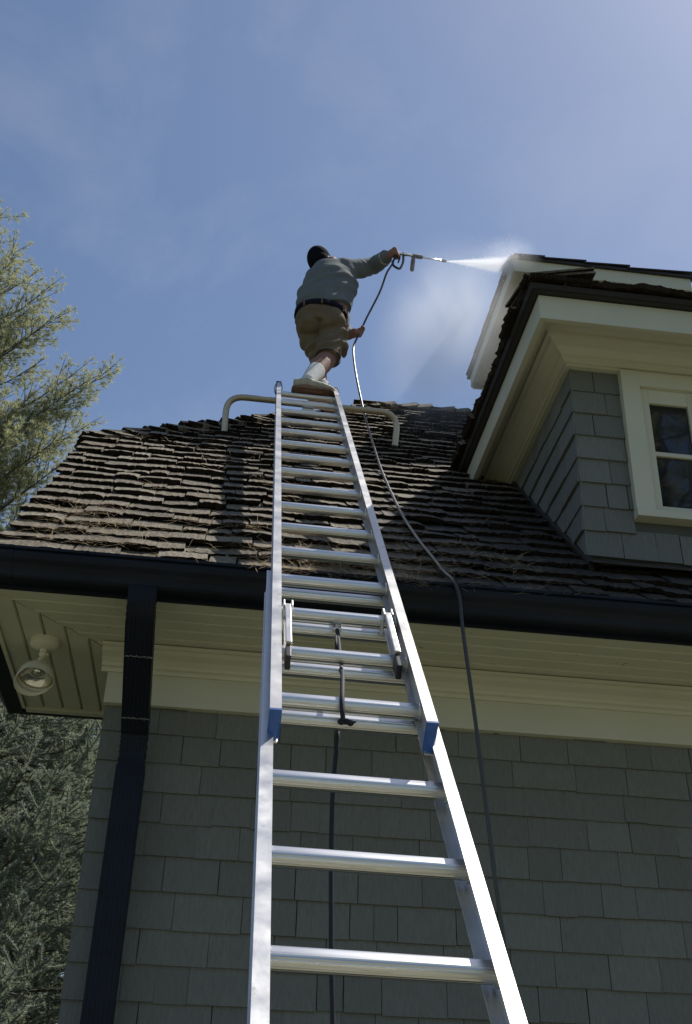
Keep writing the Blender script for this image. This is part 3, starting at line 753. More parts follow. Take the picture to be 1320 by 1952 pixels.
wb('meeting_rail', (GX0, fy + 0.027, GM - 0.011), (GX1, DY + 0.03, GM + 0.011), b=0.002)
for z0, z1 in ((GZ0, GM - 0.011), (GM + 0.011, GZ1)):
    m = MB(); m.box((GX0, fy + 0.040, z0), (GX1, fy + 0.046, z1)); sub(m, 'pane', 'glass', win)

# --- chimney chase with shingled cap on the ridge ---------------------------------
CX0, CX1, CY0, CY1, CZ = 1.838, 3.22, 6.0, 7.46, 5.985
f = MB(); f.box((2.12, 6.28, 4.3), (2.94, 7.18, CZ - 0.10)); chase = part(f.build('chimney_chase', 'siding'))
sl = HL + Vector(chase.location)
cpth = [(CX0, CY1), (CX0, CY0), (CX1, CY0), (CX1, CY1), (CX0, CY1)]
f = MB(); f.sweep([(-0.02, -0.135), (0, -0.135), (0, -0.018), (-0.02, -0.018)], [(CX0, CY1 - .02), (CX0, CY0), (CX1, CY0), (CX1, CY1), (CX0 + .02, CY1)], CZ); sub(f, 'cap_fascia', 'trim', chase)
f = MB(); f.box((CX0 + 0.019, CY0 + 0.019, CZ - 0.105), (CX1 - 0.019, CY1 - 0.019, CZ - 0.085)); sub(f, 'cap_soffit', 'trim', chase)
f = MB(); cxm, cym = (CX0 + CX1) / 2, (CY0 + CY1) / 2
e_ = 0.022
f.add([(CX0 - e_, CY0 - e_, CZ - 0.02), (CX1 + e_, CY0 - e_, CZ - 0.02), (CX1 + e_, CY1 + e_, CZ - 0.02), (CX0 - e_, CY1 + e_, CZ - 0.02),
       (CX0 - e_, CY0 - e_, CZ + 0.0), (CX1 + e_, CY0 - e_, CZ + 0.0), (CX1 + e_, CY1 + e_, CZ + 0.0), (CX0 - e_, CY1 + e_, CZ + 0.0), (cxm, cym, CZ + 0.16)],
      [(3, 2, 1, 0), (0, 1, 5, 4), (1, 2, 6, 5), (2, 3, 7, 6), (3, 0, 4, 7), (4, 5, 8), (5, 6, 8), (6, 7, 8), (7, 4, 8)])
sub(f, 'cap_roof', 'flash', chase)
rgk = random.Random(4)
for k, (xa, xb) in enumerate(((1.84, 2.08), (2.06, 2.40), (2.38, 2.74), (2.72, 3.24))):     # lapped cap shingles along the front edge
    m = MB(); M = Matrix.Translation(((xa + xb) / 2, CY0 - 0.01, CZ + 0.012)) @ Matrix.Rotation(-0.055, 4, 'Y') @ Matrix.Rotation(0.10, 4, 'X')
    m.bevel_box((-(xb - xa) / 2, -0.025, -0.005), ((xb - xa) / 2, 0.16, 0.006), 0.002, M); sub(m, 'cap_shingle', 'flash', chase)
for k in range(5):
    ya, yb_ = CY0 + 0.29 * k, CY0 + 0.29 * k + 0.31
    m = MB(); M = Matrix.Translation((CX0 - 0.008, (ya + yb_) / 2, CZ + 0.011)) @ Matrix.Rotation(0.05, 4, 'X') @ Matrix.Rotation(-0.12, 4, 'Y')
    m.bevel_box((-0.026, -(yb_ - ya) / 2, -0.005), (0.16, (yb_ - ya) / 2, 0.006), 0.002, M); sub(m, 'cap_shingle', 'flash', chase)

# =====================================================================
# flood light under the left return
# =====================================================================
fl = thing('flood_light', 'white single-bulb flood lamp on a round base under the eave corner', 'flood light', (-0.745, 4.27, ZS))
B = Matrix.Identity(4)
m = MB(); m.lathe([(0, 0), (0.060, 0), (0.060, -0.018), (0.058, -0.021), (0.058, -0.022), (0.056, -0.026), (0.046, -0.034), (0.020, -0.040), (0, -0.040)], B, 32); m.build('base_plate', 'lamp', fl, autos=math.radians(40))
m = MB(); m.tube([(0, 0, -0.036), (0, 0.0, -0.052)], 0.014); m.ball((0, 0.002, -0.060), 0.016); m.tube([(0, 0.002, -0.060), (-0.006, 0.020, -0.086)], 0.011); m.build('swivel_knuckle', 'lamp', fl, smooth=True)
m = MB(); m.tube([(-0.012, 0, -0.060), (0.022, 0, -0.060)], 0.006); m.build('wing_screw', 'lamp', fl)
axis = Vector((-0.06, -0.30, -0.95)).normalized(); hz = axis.to_track_quat('Z', 'Y').to_matrix().to_4x4(); hz = hz @ Matrix.Diagonal((0.88, 0.88, 0.80, 1)); hz.translation = Vector((-0.008, 0.034, -0.084))
m = MB(); m.lathe([(0, -0.012), (0.020, -0.012), (0.026, 0.0), (0.030, 0.018), (0.052, 0.034), (0.070, 0.052), (0.080, 0.078), (0.084, 0.110), (0.081, 0.110), (0.077, 0.080), (0.066, 0.055)], hz, 36); hd = m.build('lamp_hood', 'lamp', fl, autos=math.radians(35))
# brow of the hood reaches further on the outer side
m = MB(); pr = []; 
for k in range(19):
    a = math.radians(100 + 200 * k / 18); ext_ = 0.048 * math.sin(math.pi * k / 18)
    pr.append((a, ext_))
vs = []; fs = []
for a, e2 in pr:
    for rr, hh in ((0.0845, 0.104), (0.0875, 0.108 + e2), (0.0845, 0.109 + e2), (0.0815, 0.104)): vs.append(hz @ Vector((rr * math.cos(a), rr * math.sin(a), hh)))
for i in range(18):
    for j in range(4): fs.append((i * 4 + j, i * 4 + (j + 1) % 4, (i + 1) * 4 + (j + 1) % 4, (i + 1) * 4 + j))
m.add(vs, fs); m.build('hood_brow', 'lamp', hd, smooth=True)
m = MB(); m.lathe([(0.0775, 0.070), (0.0775, 0.098), (0.071, 0.1005), (0.068, 0.096)], hz, 36); m.build('bulb_rim', 'alu_dull', fl, smooth=True)
m = MB(); m.lathe([(0.0705, 0.094), (0.060, 0.080), (0.045, 0.068), (0.028, 0.062), (0.020, 0.070), (0.012, 0.076), (0, 0.078)], hz, 36); m.build('bulb_lens', 'lens', fl, smooth=True)
m = MB(); m.ball((0.045, 0.0, -0.010), (0.004, 0.004, 0.004), 8, 6); m.build('cover_screw', 'black', fl)

# =====================================================================
# extension ladder
# =====================================================================
LP = Vector((0.10383925, 2.44141611, 0.92996796))
lx = Vector((0.99994726, -0.0013227, -0.01018448)); lt = Vector((0.00827662, 0.69090694, 0.72289633)); ln = Vector((0.00608035, -0.7229425, 0.69088145))
LW = 0.3948
foot_t = (-EYE + 0.02 - LP.z) / lt.z
lfoot = LP + lt * foot_t + lx * LW / 2
ladder = thing('extension_ladder', 'aluminium extension ladder leaning over the dark gutter onto the shake roof', 'ladder', lfoot)
LM = Matrix((lx, lt, ln)).transposed().to_4x4(); LM.translation = LP - lfoot       # ladder coords (u, t, n) -> child of the ladder
def lad(mb, name, m_, parent=None, **kw):
    o = mb.build(name, m_, parent or ladder, **kw)
    if parent is None: o.matrix_local = LM
    return o
def rail_profile(u0, u1, n0, dep, th=0.0035, web=None):
    """I-section: two flanges and a web"""
    wc = (u0 + u1) / 2 if web is None else web
    return [(u0, n0), (u1, n0), (u1, n0 - th), (wc + th / 2, n0 - th), (wc + th / 2, n0 - dep + th), (u1, n0 - dep + th), (u1, n0 - dep), (u0, n0 - dep), (u0, n0 - dep + th),
            (wc - th / 2, n0 - dep + th), (wc - th / 2, n0 - th), (u0, n0 - th)]
def rail(u0, u1, n0, dep, t0, t1, web=None):
    p = rail_profile(u0, u1, n0, dep, web=web); k = len(p); m = MB()
    nseg = 14; vs = []
    for i in range(nseg + 1):
        t = t0 + (t1 - t0) * i / nseg; vs += [(u, t, n_) for u, n_ in p]
    fs = [(i * k + j, i * k + (j + 1) % k, (i + 1) * k + (j + 1) % k, (i + 1) * k + j) for i in range(nseg) for j in range(k)]
    fs += [tuple(range(k)), tuple(range(nseg * k, nseg * k + k))[::-1]]
    m.add(vs, fs); return m
FD = 0.078
lad(rail(0.0, 0.0276, 0, FD, 0.0, 4.86, web=0.012), 'fly_rail', 'alu_fly'); lad(rail(LW - 0.0276, LW, 0, FD, 0.0, 4.86, web=LW - 0.012), 'fly_rail', 'alu_fly')
bt0 = foot_t + 0.05
lad(rail(-0.0150, 0.0138, -0.058, 0.082, bt0, 1.17, web=-0.010), 'base_rail', 'alu'); lad(rail(0.3880, 0.4168, -0.058, 0.082, bt0, 1.17, web=0.412), 'base_rail', 'alu')
def rung_mesh(u0, u1, r_=0.0205):
    n = 48; prof = []
    for k in range(n):
        a = 2 * math.pi * k / n; fl_ = 0.972 if k % 2 else 1.0
        d = 1.0
        if math.sin(a) > 0.72: d = 0.93 / max(math.sin(a), 0.72) * 0.9 if math.sin(a) > 0.9 else 0.97
        prof.append(fl_ * d)
    m = MB(); m.tube([(u0, 0, 0), (u1, 0, 0)], r_, n, True, side=(0, 1, 0), prof=prof)
    for u, s in ((u0, 1), (u1, -1)):      # swaged collar where the rung meets the rail
        m.tube([(u, 0, 0), (u + s * 0.004, 0, 0), (u + s * 0.006, 0, 0)], [0.0262, 0.0258, 0.0215], 24, True, side=(0, 1, 0))
    return m
RF_ = rung_mesh(0.0145, LW - 0.0145).mesh('fly_rung', 'alu_rung'); RB_ = rung_mesh(-0.0075, 0.4095).mesh('base_rung', 'alu_rung')
for me in (RF_, RB_): me.set_sharp_from_angle(angle=math.radians(25))
for k in range(16):
    o = link('fly_rung', RF_, ladder); o.matrix_local = LM @ Matrix.Translation((0, 0.1727 + 0.3048 * k, -0.058))
k = 0
tb = -0.1345 + 0.3048 * 4
while tb > bt0 + 0.1:
    o = link('base_rung', RB_, ladder); o.matrix_local = LM @ Matrix.Translation((0, tb, -0.104)); tb -= 0.3048
# blue end caps of the fly rails
for u0, u1 in ((0.0, 0.0276), (LW - 0.0276, LW)):
    m = MB()
    m.add([(u0 - .001, 0.002, 0.0015), (u1 + .001, 0.002, 0.0015), (u1 + .001, 0.002, -FD), (u0 - .001, 0.002, -FD), (u0 - .001, -0.006, 0.001), (u1 + .001, -0.006, 0.001), (u1 - .008, -0.014, -FD * 0.95), (u0 + .011, -0.014, -FD * 0.95)],
          [(0, 1, 2, 3), (7, 6, 5, 4), (0, 4, 5, 1), (1, 5, 6, 2), (2, 6, 7, 3), (3, 7, 4, 0)])
    lad(m, 'end_cap', 'blue')
    m = MB(); m.bevel_box((u0 + 0.003, -0.020, -FD), (u1 - 0.003, 0.004, -FD + 0.006), 0.002); lad(m, 'guide_bracket', 'alu')
for u0, u1 in ((0.0, 0.0276), (LW - 0.0276, LW)):      # plastic caps at the very top
    m = MB(); m.bevel_box((u0 - 0.003, 4.845, -FD - 0.003), (u1 + 0.003, 4.875, 0.003), 0.003); lad(m, 'top_cap', 'black')
    m = MB(); pts = [((u0 + u1) / 2 + 0.026 * math.cos(a), 4.80 + 0.012 * math.sin(a * 2) - 0.006, 0.006 + 0.0 * a) for a in [i * math.pi / 9 for i in range(10)]]
    ring = [((u0 + u1) / 2 + 0.024 * math.cos(2 * math.pi * i / 16), 4.79 + 0.01 * math.sin(4 * math.pi * i / 16), -0.035 + 0.047 * math.sin(2 * math.pi * i / 16)) for i in range(17)]
    m.tube(ring, 0.0025, 6); lad(m, 'cable_tie', 'black')
# rung locks
for u in (0.048, LW - 0.050):
    m = MB(); m.bevel_box((u - 0.009, 0.44, -0.020), (u + 0.009, 0.735, -0.008), 0.003); lk = lad(m, 'rung_lock', 'alu')
    for v in ((u - 0.015, 0.715, -0.075), (u + 0.009, 0.715, -0.075)):
        m = MB(); m.bevel_box(v, (v[0] + 0.006, v[1] + 0.045, v[2] + 0.07), 0.002); m.build('lock_cheek', 'alu', lk)
    m = MB(); m.tube([(u - 0.02, 0.742, -0.035), (u + 0.02, 0.742, -0.035)], 0.005, 10); m.build('lock_pin', 'steel', lk)
    m = MB(); m.bevel_box((u - 0.008, 0.365, -0.060), (u + 0.008, 0.445, -0.018), 0.004); m.build('lock_pawl', 'black', lk)
    m = MB(); m.bevel_box((u - 0.010, 0.47, -0.052), (u + 0.010, 0.70, -0.046), 0.002); m.build('lock_plate', 'alu', lk)
# rope bracket, rope and knot
ub = 0.203
m = MB(); m.bevel_box((ub - 0.013, 0.745, -0.088), (ub + 0.013, 0.812, -0.076), 0.003); m.tube([(ub, 0.758, -0.076), (ub, 0.758, -0.070)], 0.006, 10); lad(m, 'rope_bracket', 'alu')
rp1 = spline([(ub, 0.755, -0.082), (ub + 0.001, 0.60, -0.095), (ub - 0.003, 0.45, -0.086), (ub - 0.012, 0.33, -0.038), (ub - 0.021, 0.185, -0.033), (ub - 0.022, 0.13, -0.050), (ub - 0.018, 0.115, -0.072)], 6)
m = MB(); m.tube(rp1, 0.0062, 10); m.tube([(ub - 0.008, 0.62, -0.092), (ub - 0.006, 0.70, -0.084)], 0.004, 8); lad(m, 'rope', 'rope', smooth=True)
m = MB()
for i, (a, b) in enumerate(((0, 0), (0.012, 0.004), (0.022, -0.002), (0.005, 0.008))): m.ball((ub - 0.022 + a, 0.118 + b, -0.076), (0.010, 0.008, 0.008), 8, 6)
m.tube([(ub - 0.002, 0.116, -0.074), (ub + 0.013, 0.112, -0.070)], 0.003, 6); lad(m, 'rope_knot', 'rope', smooth=True)
wb_ = LP + lx * (ub - 0.020) + lt * 0.19 + ln * (-0.132)     # the tail hangs plumb behind the base rungs
tail = [wb_ - lfoot, wb_ + Vector((-0.006, 0.015, -0.20)) - lfoot, wb_ + Vector((0.004, 0.02, -0.5)) - lfoot, wb_ + Vector((0.022, 0.02, -0.9)) - lfoot, wb_ + Vector((0.05, 0.02, -2.2)) - lfoot]
m = MB(); m.tube(spline(tail, 8), 0.0058, 10); m.build('rope_tail', 'rope', ladder, smooth=True)
# feet
for u in (-0.001, 0.402):
    m = MB(); m.bevel_box((u - 0.03, bt0 - 0.05, -0.15), (u + 0.03, bt0 + 0.06, -0.045), 0.008); lad(m, 'foot_pad', 'black')
# stabiliser: a wide bent tube that stands the ladder off the roof
bt, bn = 4.50, -0.064
def LW_(u, t, n_): return LP + lx * u + lt * t + ln * n_
tipL = Vector((-0.0274 * 5.65, 5.65, 5.65 * 0.6913)); tipR = Vector((0.1594 * 5.65, 5.65, 5.65 * 0.6945))
cL = LW_(-0.20, bt, bn); cR = LW_(LW + 0.20, bt, bn)
cL = Vector((tipL.x - 0.005, cL.y, cL.z)); cR = Vector((tipR.x + 0.012, cR.y, cR.z))
def arc_path(a, b, c, rad, n=8):
    """straight a-b-c with a round bend at b"""
    a, b, c = Vector(a), Vector(b), Vector(c); d0 = (a - b).normalized(); d1 = (c - b).normalized()
    p0 = b + d0 * rad; p1 = b + d1 * rad
    return [p0.lerp(b, i / n).lerp(b.lerp(p1, i / n), i / n) for i in range(n + 1)]
pts = [tipL] + arc_path(tipL, cL, cR, 0.115)[0:] + arc_path(cL, cR, tipR, 0.115) + [tipR]
m = MB(); m.tube([p - lfoot for p in pts], 0.0165, 14, True, side=(0, 0.7, 0.7), ell=[(0.016, 0.020)] * len(pts)); st_ = m.build('stabilizer_bar', 'alu_dull', ladder, autos=math.radians(40))
m = MB(); m.bevel_box((0.17, bt - 0.12, bn - 0.03), (0.235, bt + 0.05, bn - 0.012), 0.003); lad(m, 'stabilizer_plate', 'alu')
for tp in (tipL, tipR):
    m = MB(); m.bevel_box((-0.020, -0.024, -0.012), (0.020, 0.024, 0.006), 0.004, Matrix.Translation(tp - lfoot) @ Matrix.Rotation(math.radians(45), 4, 'X')); m.build('stabilizer_foot', 'black', ladder)

# =====================================================================
# person on the ladder top
# =====================================================================
person = thing('person', 'worker in grey long-sleeved shirt, khaki shorts and black cap spraying from the ladder top', 'person', (0.42, 5.76, 4.339))
PL = Vector(person.location)
def blob(name, build, m_, voxel, smooth=4, disp=None, parent=None):
    mb = MB(); build(mb); me0 = mb.mesh(name + '_raw', m_)
    t_ = bpy.data.objects.new(name + '_raw', me0); col.objects.link(t_)
    rm = t_.modifiers.new('r', 'REMESH'); rm.mode = 'VOXEL'; rm.voxel_size = voxel
    if smooth: sm = t_.modifiers.new('s', 'SMOOTH'); sm.factor = 0.5; sm.iterations = smooth
    dg = bpy.context.evaluated_depsgraph_get(); dg.update()
    me = bpy.data.meshes.new_from_object(t_.evaluated_get(dg)); me.name = name
    bpy.data.objects.remove(t_); bpy.data.meshes.remove(me0)
    if disp:
        nr = [v.normal.copy() for v in me.vertices]
        for v, n_ in zip(me.vertices, nr): v.co = v.co + n_ * disp(v.co)
    me.polygons.foreach_set('use_smooth', [True] * len(me.polygons)); me.materials.clear(); me.materials.append(MAT[m_]); me.update()
    for v in me.vertices: v.co = v.co - PL
    o = link(name, me, parent or person)
    return o
V3 = Vector
AR, KR, HR = V3((0.340, 5.735, 4.425)), V3((0.472, 5.930, 4.775)), V3((0.500, 5.975, 5.110))
AL, KL_, HLp = V3((0.446, 5.855, 4.440)), V3((0.412, 6.03, 4.830)), V3((0.345, 6.005, 5.110))
PV, BE, CH, NK = V3((0.414, 5.955, 5.140)), V3((0.436, 5.970, 5.310)), V3((0.496, 5.985, 5.535)), V3((0.512, 6.02, 5.700))
HD = V3((0.396, 6.075, 5.792))
SR, ER, WR = V3((0.606, 5.985, 5.655)), V3((0.800, 6.07, 5.805)), V3((0.868, 5.90, 5.752))
SL, EL_, WL = V3((0.378, 6.10, 5.645)), V3((0.56, 6.21, 5.38)), V3((0.632, 6.05, 5.100))
HAR, HAL = V3((0.902, 5.862, 5.752)), V3((0.684, 6.02, 5.112))
GREAR, GMID, NOZ = V3((0.935, 5.86, 5.757)), V3((1.0735, 5.92, 5.805)), V3((1.325, 6.0, 5.866))
gax = (NOZ - GREAR).normalized()
HOSE_DIR = V3((0.35, -0.25, 0.9)).normalized()
def limb(mb, pts, rad, n=16): mb.tube(pts, rad, n); [mb.ball(p, r_, 14, 9) for p, r_ in zip(pts, rad)]
def hand(mb, wrist, palm, grip_c, grip_ax, r_grip, knuckle_dir):
    """palm plus four fingers and a thumb closed round a bar through grip_c along grip_ax"""
    ax = grip_ax.normalized(); kd = (knuckle_dir - ax * knuckle_dir.dot(ax)).normalized(); bd = ax.cross(kd)
    mb.tube([wrist, wrist.lerp(palm, 0.5), palm], [0.026, 0.03, 0.034], 12, ell=[(0.022, 0.028), (0.022, 0.036), (0.020, 0.040)], side=bd)
    mb.ball(palm, (0.030, 0.030, 0.030), 12, 8)
    for i, (o_, rr, bend) in enumerate(((0.030, 0.0088, 3.5), (0.010, 0.0092, 3.7), (-0.010, 0.0088, 3.6), (-0.029, 0.0076, 3.3))):
        c = grip_c + ax * o_; pts = []
        R_ = r_grip + rr
        for s in range(7):
            a = -0.5 + bend * s / 6; pts.append(c + kd * math.cos(a + math.pi) * R_ * -1 * -1 + bd * math.sin(a + math.pi) * R_)
        pts[0] = palm.lerp(pts[0], 0.65)
        mb.tube(pts, [rr * q for q in (1.1, 1.1, 1.05, 1.0, 1.0, 0.95, 0.8)], 8)
    c = grip_c + ax * 0.036; tp = []
    for s in range(5):
        a = 0.4 - 2.4 * s / 4; tp.append(c + kd * math.cos(a + math.pi) * (r_grip + 0.010) + bd * math.sin(a + math.pi) * (r_grip + 0.010))
    tp[0] = palm + ax * 0.02
    mb.tube(tp, [0.013, 0.012, 0.011, 0.010, 0.008], 8)
GRIP = V3((0.925, 5.858, 5.742))            # pistol grip centre
def body(mb):
    limb(mb, [HR, HR.lerp(KR, .5), KR, KR.lerp(AR, .28), KR.lerp(AR, .6), AR], [0.085, 0.078, 0.066, 0.067, 0.051, 0.037])
    limb(mb, [HLp, HLp.lerp(KL_, .5), KL_, KL_.lerp(AL, .28), KL_.lerp(AL, .6), AL], [0.080, 0.062, 0.048, 0.058, 0.048, 0.036])
    for a, d in ((AR, V3((1, 0.06, 0))), (AL, V3((0.75, 0.6, 0)))):
        d.normalize(); s0 = a + V3((0, 0, -0.055)); mb.tube([s0 - d * 0.055, s0, s0 + d * 0.08, s0 + d * 0.15], [0.03, 0.036, 0.034, 0.022], 12)
    mb.tube([PV - V3((0, 0, .05)), PV, BE, CH, NK - V3((0, 0, .03)), NK + V3((-0.02, 0.02, 0.02))], [0.1] * 6, 24, ell=[(0.15, 0.11), (0.168, 0.130), (0.178, 0.138), (0.165, 0.125), (0.11, 0.085), (0.06, 0.06)], side=(1, 0.25, 0))
    limb(mb, [SR, SR.lerp(ER, .5), ER, ER.lerp(WR, .4), WR], [0.056, 0.044, 0.038, 0.038, 0.027])
    limb(mb, [SL, SL.lerp(EL_, .5), EL_, EL_.lerp(WL, .4), WL], [0.062, 0.052, 0.043, 0.042, 0.028])
    mb.tube([NK - V3((0, 0, .05)), NK + V3((-0.03, 0.02, 0.05)), HD - V3((0, 0, 0.03))], [0.065, 0.058, 0.055], 14)
    fd = V3((0.45, 0.86, -0.12)).normalized(); up = V3((-0.22, 0.1, 1)).normalized(); up = (up - fd * up.dot(fd)).normalized(); rt = fd.cross(up)
    HM = Matrix((rt, fd, up)).transposed()
    mb.ball(HD, (0.074, 0.095, 0.112), 20, 14, HM)
    mb.ball(HD + fd * 0.045 - up * 0.055, (0.055, 0.050, 0.060), 14, 10, HM)      # jaw
    mb.ball(HD + fd * 0.100 - up * 0.012, (0.013, 0.018, 0.026), 10, 8, HM)        # nose
    mb.ball(HD + fd * 0.088 - up * 0.058, (0.026, 0.010, 0.009), 10, 8, HM)        # mouth
    for sg in (-1, 1):
        mb.ball(HD + rt * sg * 0.030 + fd * 0.084 + up * 0.006, (0.014, 0.010, 0.010), 10, 8, HM)     # brow/eye
        mb.ball(HD + rt * sg * 0.076 - fd * 0.008 - up * 0.008, (0.009, 0.022, 0.032), 10, 8, HM)     # ear
    hand(mb, WR, HAR, GRIP, V3((-0.10, 0.0, 0.25)), 0.014, V3((-1, 0.3, 0.1)))
    hand(mb, WL, HAL - V3((0.012, 0, 0)), HAL + V3((0.020, -0.01, 0.0)), HOSE_DIR, 0.010, V3((-1, 0.2, 0.2)))
bd_ = blob('body', body, 'skin', 0.0065, 2)

def folds(p):
    hem = max(0.0, 1.0 - abs(p.z - 5.24) / 0.03)
    a = mnoise.noise(p * 9.0) * 0.010
    q = p - BE; w_ = q.z * 1.0 - q.x * 0.45
    band = max(0.0, 1.0 - abs(w_ - 0.10) / 0.26)
    b = math.sin(w_ * 62 + mnoise.noise(p * 6) * 3.0) * 0.0062 * band
    arm = max(0.0, min(1.0, (p.x - 0.63) / 0.1)) * 0.8 * abs(math.sin((p.x * 0.8 + p.z * 0.7) * 44 + mnoise.noise(p * 10) * 3)) * 0.006
    return a * 0.55 + b * 0.95 + arm * 1.2
def shirt(mb):
    d = V3((0, 0, 0.05))
    pts = [PV + V3((0.040, 0.004, 0.068)), PV + V3((0.022, 0.000, 0.105)), BE + V3((0, 0, 0.0)), BE.lerp(CH, .5), CH, CH.lerp(NK, .55), NK - V3((0.0, 0, .018)), NK + V3((-0.012, 0.01, 0.022))]
    el = [(0.200, 0.148), (0.201, 0.150), (0.199, 0.150), (0.193, 0.146), (0.186, 0.140), (0.164, 0.118), (0.118, 0.092), (0.072, 0.07)]
    mb.tube(pts, [0.1] * len(pts), 28, True, side=(1, 0.25, 0), ell=el)
    limb(mb, [SR - V3((0.03, 0, 0)), SR.lerp(ER, .5), ER, ER.lerp(WR, .45), WR.lerp(ER, .10)], [0.084, 0.067, 0.061, 0.056, 0.047])
    limb(mb, [SL, SL.lerp(EL_, .5), EL_, EL_.lerp(WL, .45), WL.lerp(EL_, .10)], [0.086, 0.070, 0.062, 0.055, 0.045])
    mb.ball(CH.lerp(NK, .5) + V3((0.055, -0.035, 0.015)), (0.10, 0.075, 0.10)); mb.ball(CH.lerp(NK, .5) + V3((-0.07, 0.02, 0.01)), (0.10, 0.085, 0.10))
    # front of the shirt hangs away from the belly on the right side
    mb.tube([PV + V3((0.150, 0.06, 0.16)), PV + V3((0.185, 0.045, 0.05)), PV + V3((0.188, 0.03, -0.07))], [0.05, 0.045, 0.018], 12, ell=[(0.055, 0.05), (0.03, 0.055), (0.012, 0.045)])
sh_ = blob('shirt', shirt, 'shirt', 0.0075, 3, folds)
sh_['label'] = 'grey-green long-sleeved shirt riding up over the belt'

def crumple(p):
    thigh = max(0.0, min(1.0, (5.16 - p.z) / 0.12))
    return mnoise.noise(p * 11.0) * 0.013 + math.sin((p.z - 0.35 * p.x) * 62 + mnoise.noise(p * 8) * 4) * 0.008 * thigh
def shorts(mb):
    mb.tube([PV - V3((0, 0, .085)), PV - V3((0, 0, .02)), PV + V3((0.002, 0, 0.040))], [0.1] * 3, 26, True, side=(1, 0.2, 0), ell=[(0.150, 0.125), (0.178, 0.145), (0.174, 0.138)])
    mb.ball(PV + V3((0.070, -0.045, -0.045)), (0.100, 0.098, 0.110)); mb.ball(PV + V3((-0.072, -0.025, -0.045)), (0.102, 0.098, 0.110))
    e1 = KR.lerp(AR, -.02) + V3((0.006, 0, 0)); mb.tube([HR + V3((0.004, 0, 0.0)), HR.lerp(KR, .5) + V3((0.010, 0, 0)), HR.lerp(KR, .85) + V3((0.006, 0, 0)), e1], [0.104, 0.098, 0.090, 0.085], 18)
    e2 = KL_.lerp(AL, -.02); mb.tube([HLp, HLp.lerp(KL_, .5), HLp.lerp(KL_, .85), e2], [0.098, 0.080, 0.060, 0.054], 18)
    mb.bevel_box((0, 0, 0), (0.022, 0.12, 0.15), 0.008, Matrix.Translation(HR.lerp(KR, .45) + V3((0.098, -0.05, -0.09))))     # cargo pocket
so_ = blob('shorts', shorts, 'shorts', 0.0075, 3, crumple)
so_['label'] = 'paint-spattered khaki cargo shorts'
def belt_pts(h, gx, gy, n=44):
    c = PV + V3((0.004, 0, h)); ux = V3((1, 0.2, 0)).normalized(); uy = V3((-0.2, 1, 0)).normalized()
    return [c + ux * math.cos(2 * math.pi * i / n) * gx + uy * math.sin(2 * math.pi * i / n) * gy + V3((0, 0, 0.012 * math.cos(2 * math.pi * i / n))) for i in range(n)]
lo, hi = belt_pts(0.018, 0.189, 0.155), belt_pts(0.060, 0.185, 0.151); n = len(lo)
lo2, hi2 = belt_pts(0.018, 0.172, 0.138), belt_pts(0.060, 0.168, 0.134)
m = MB(); m.add([p - PL for p in lo + hi + hi2 + lo2], [(q * n + i, q * n + (i + 1) % n, ((q + 1) % 4) * n + (i + 1) % n, ((q + 1) % 4) * n + i) for q in range(4) for i in range(n)]); m.build('belt', 'belt', person, smooth=True)
for a in (218, 258, 312, 338):
    a = math.radians(a); ux = V3((1, 0.2, 0)).normalized(); uy = V3((-0.2, 1, 0)).normalized()
    c = PV + V3((0.004, 0, 0.039)) + ux * math.cos(a) * 0.190 + uy * math.sin(a) * 0.156 + V3((0, 0, 0.012 * math.cos(a)))
    m = MB(); m.bevel_box((-0.005, -0.004, -0.028), (0.005, 0.004, 0.028), 0.002, Matrix.Translation(c - PL) @ Matrix.Rotation(a + math.pi / 2, 4, 'Z')); m.build('belt_loop', 'shorts', person)
def ring_band(name, c, ax, r_, wd, th, m_, par):
    ax = V3(ax).normalized(); m = MB(); m.tube([c - ax * wd / 2 - PL, c + ax * wd / 2 - PL], r_ + th, 22, False); m.tube([c + ax * wd / 2 - PL, c - ax * wd / 2 - PL], r_ - 0.004, 22, False)
    return m.build(name, m_, par, smooth=True)
ring_band('cuff', WR.lerp(ER, .13), ER - WR, 0.049, 0.026, 0.003, 'cuff', sh_)
ring_band('hem', KR.lerp(HR, .05) + V3((0.006, 0, 0)), HR - KR, 0.088, 0.018, 0.004, 'shorts', so_)
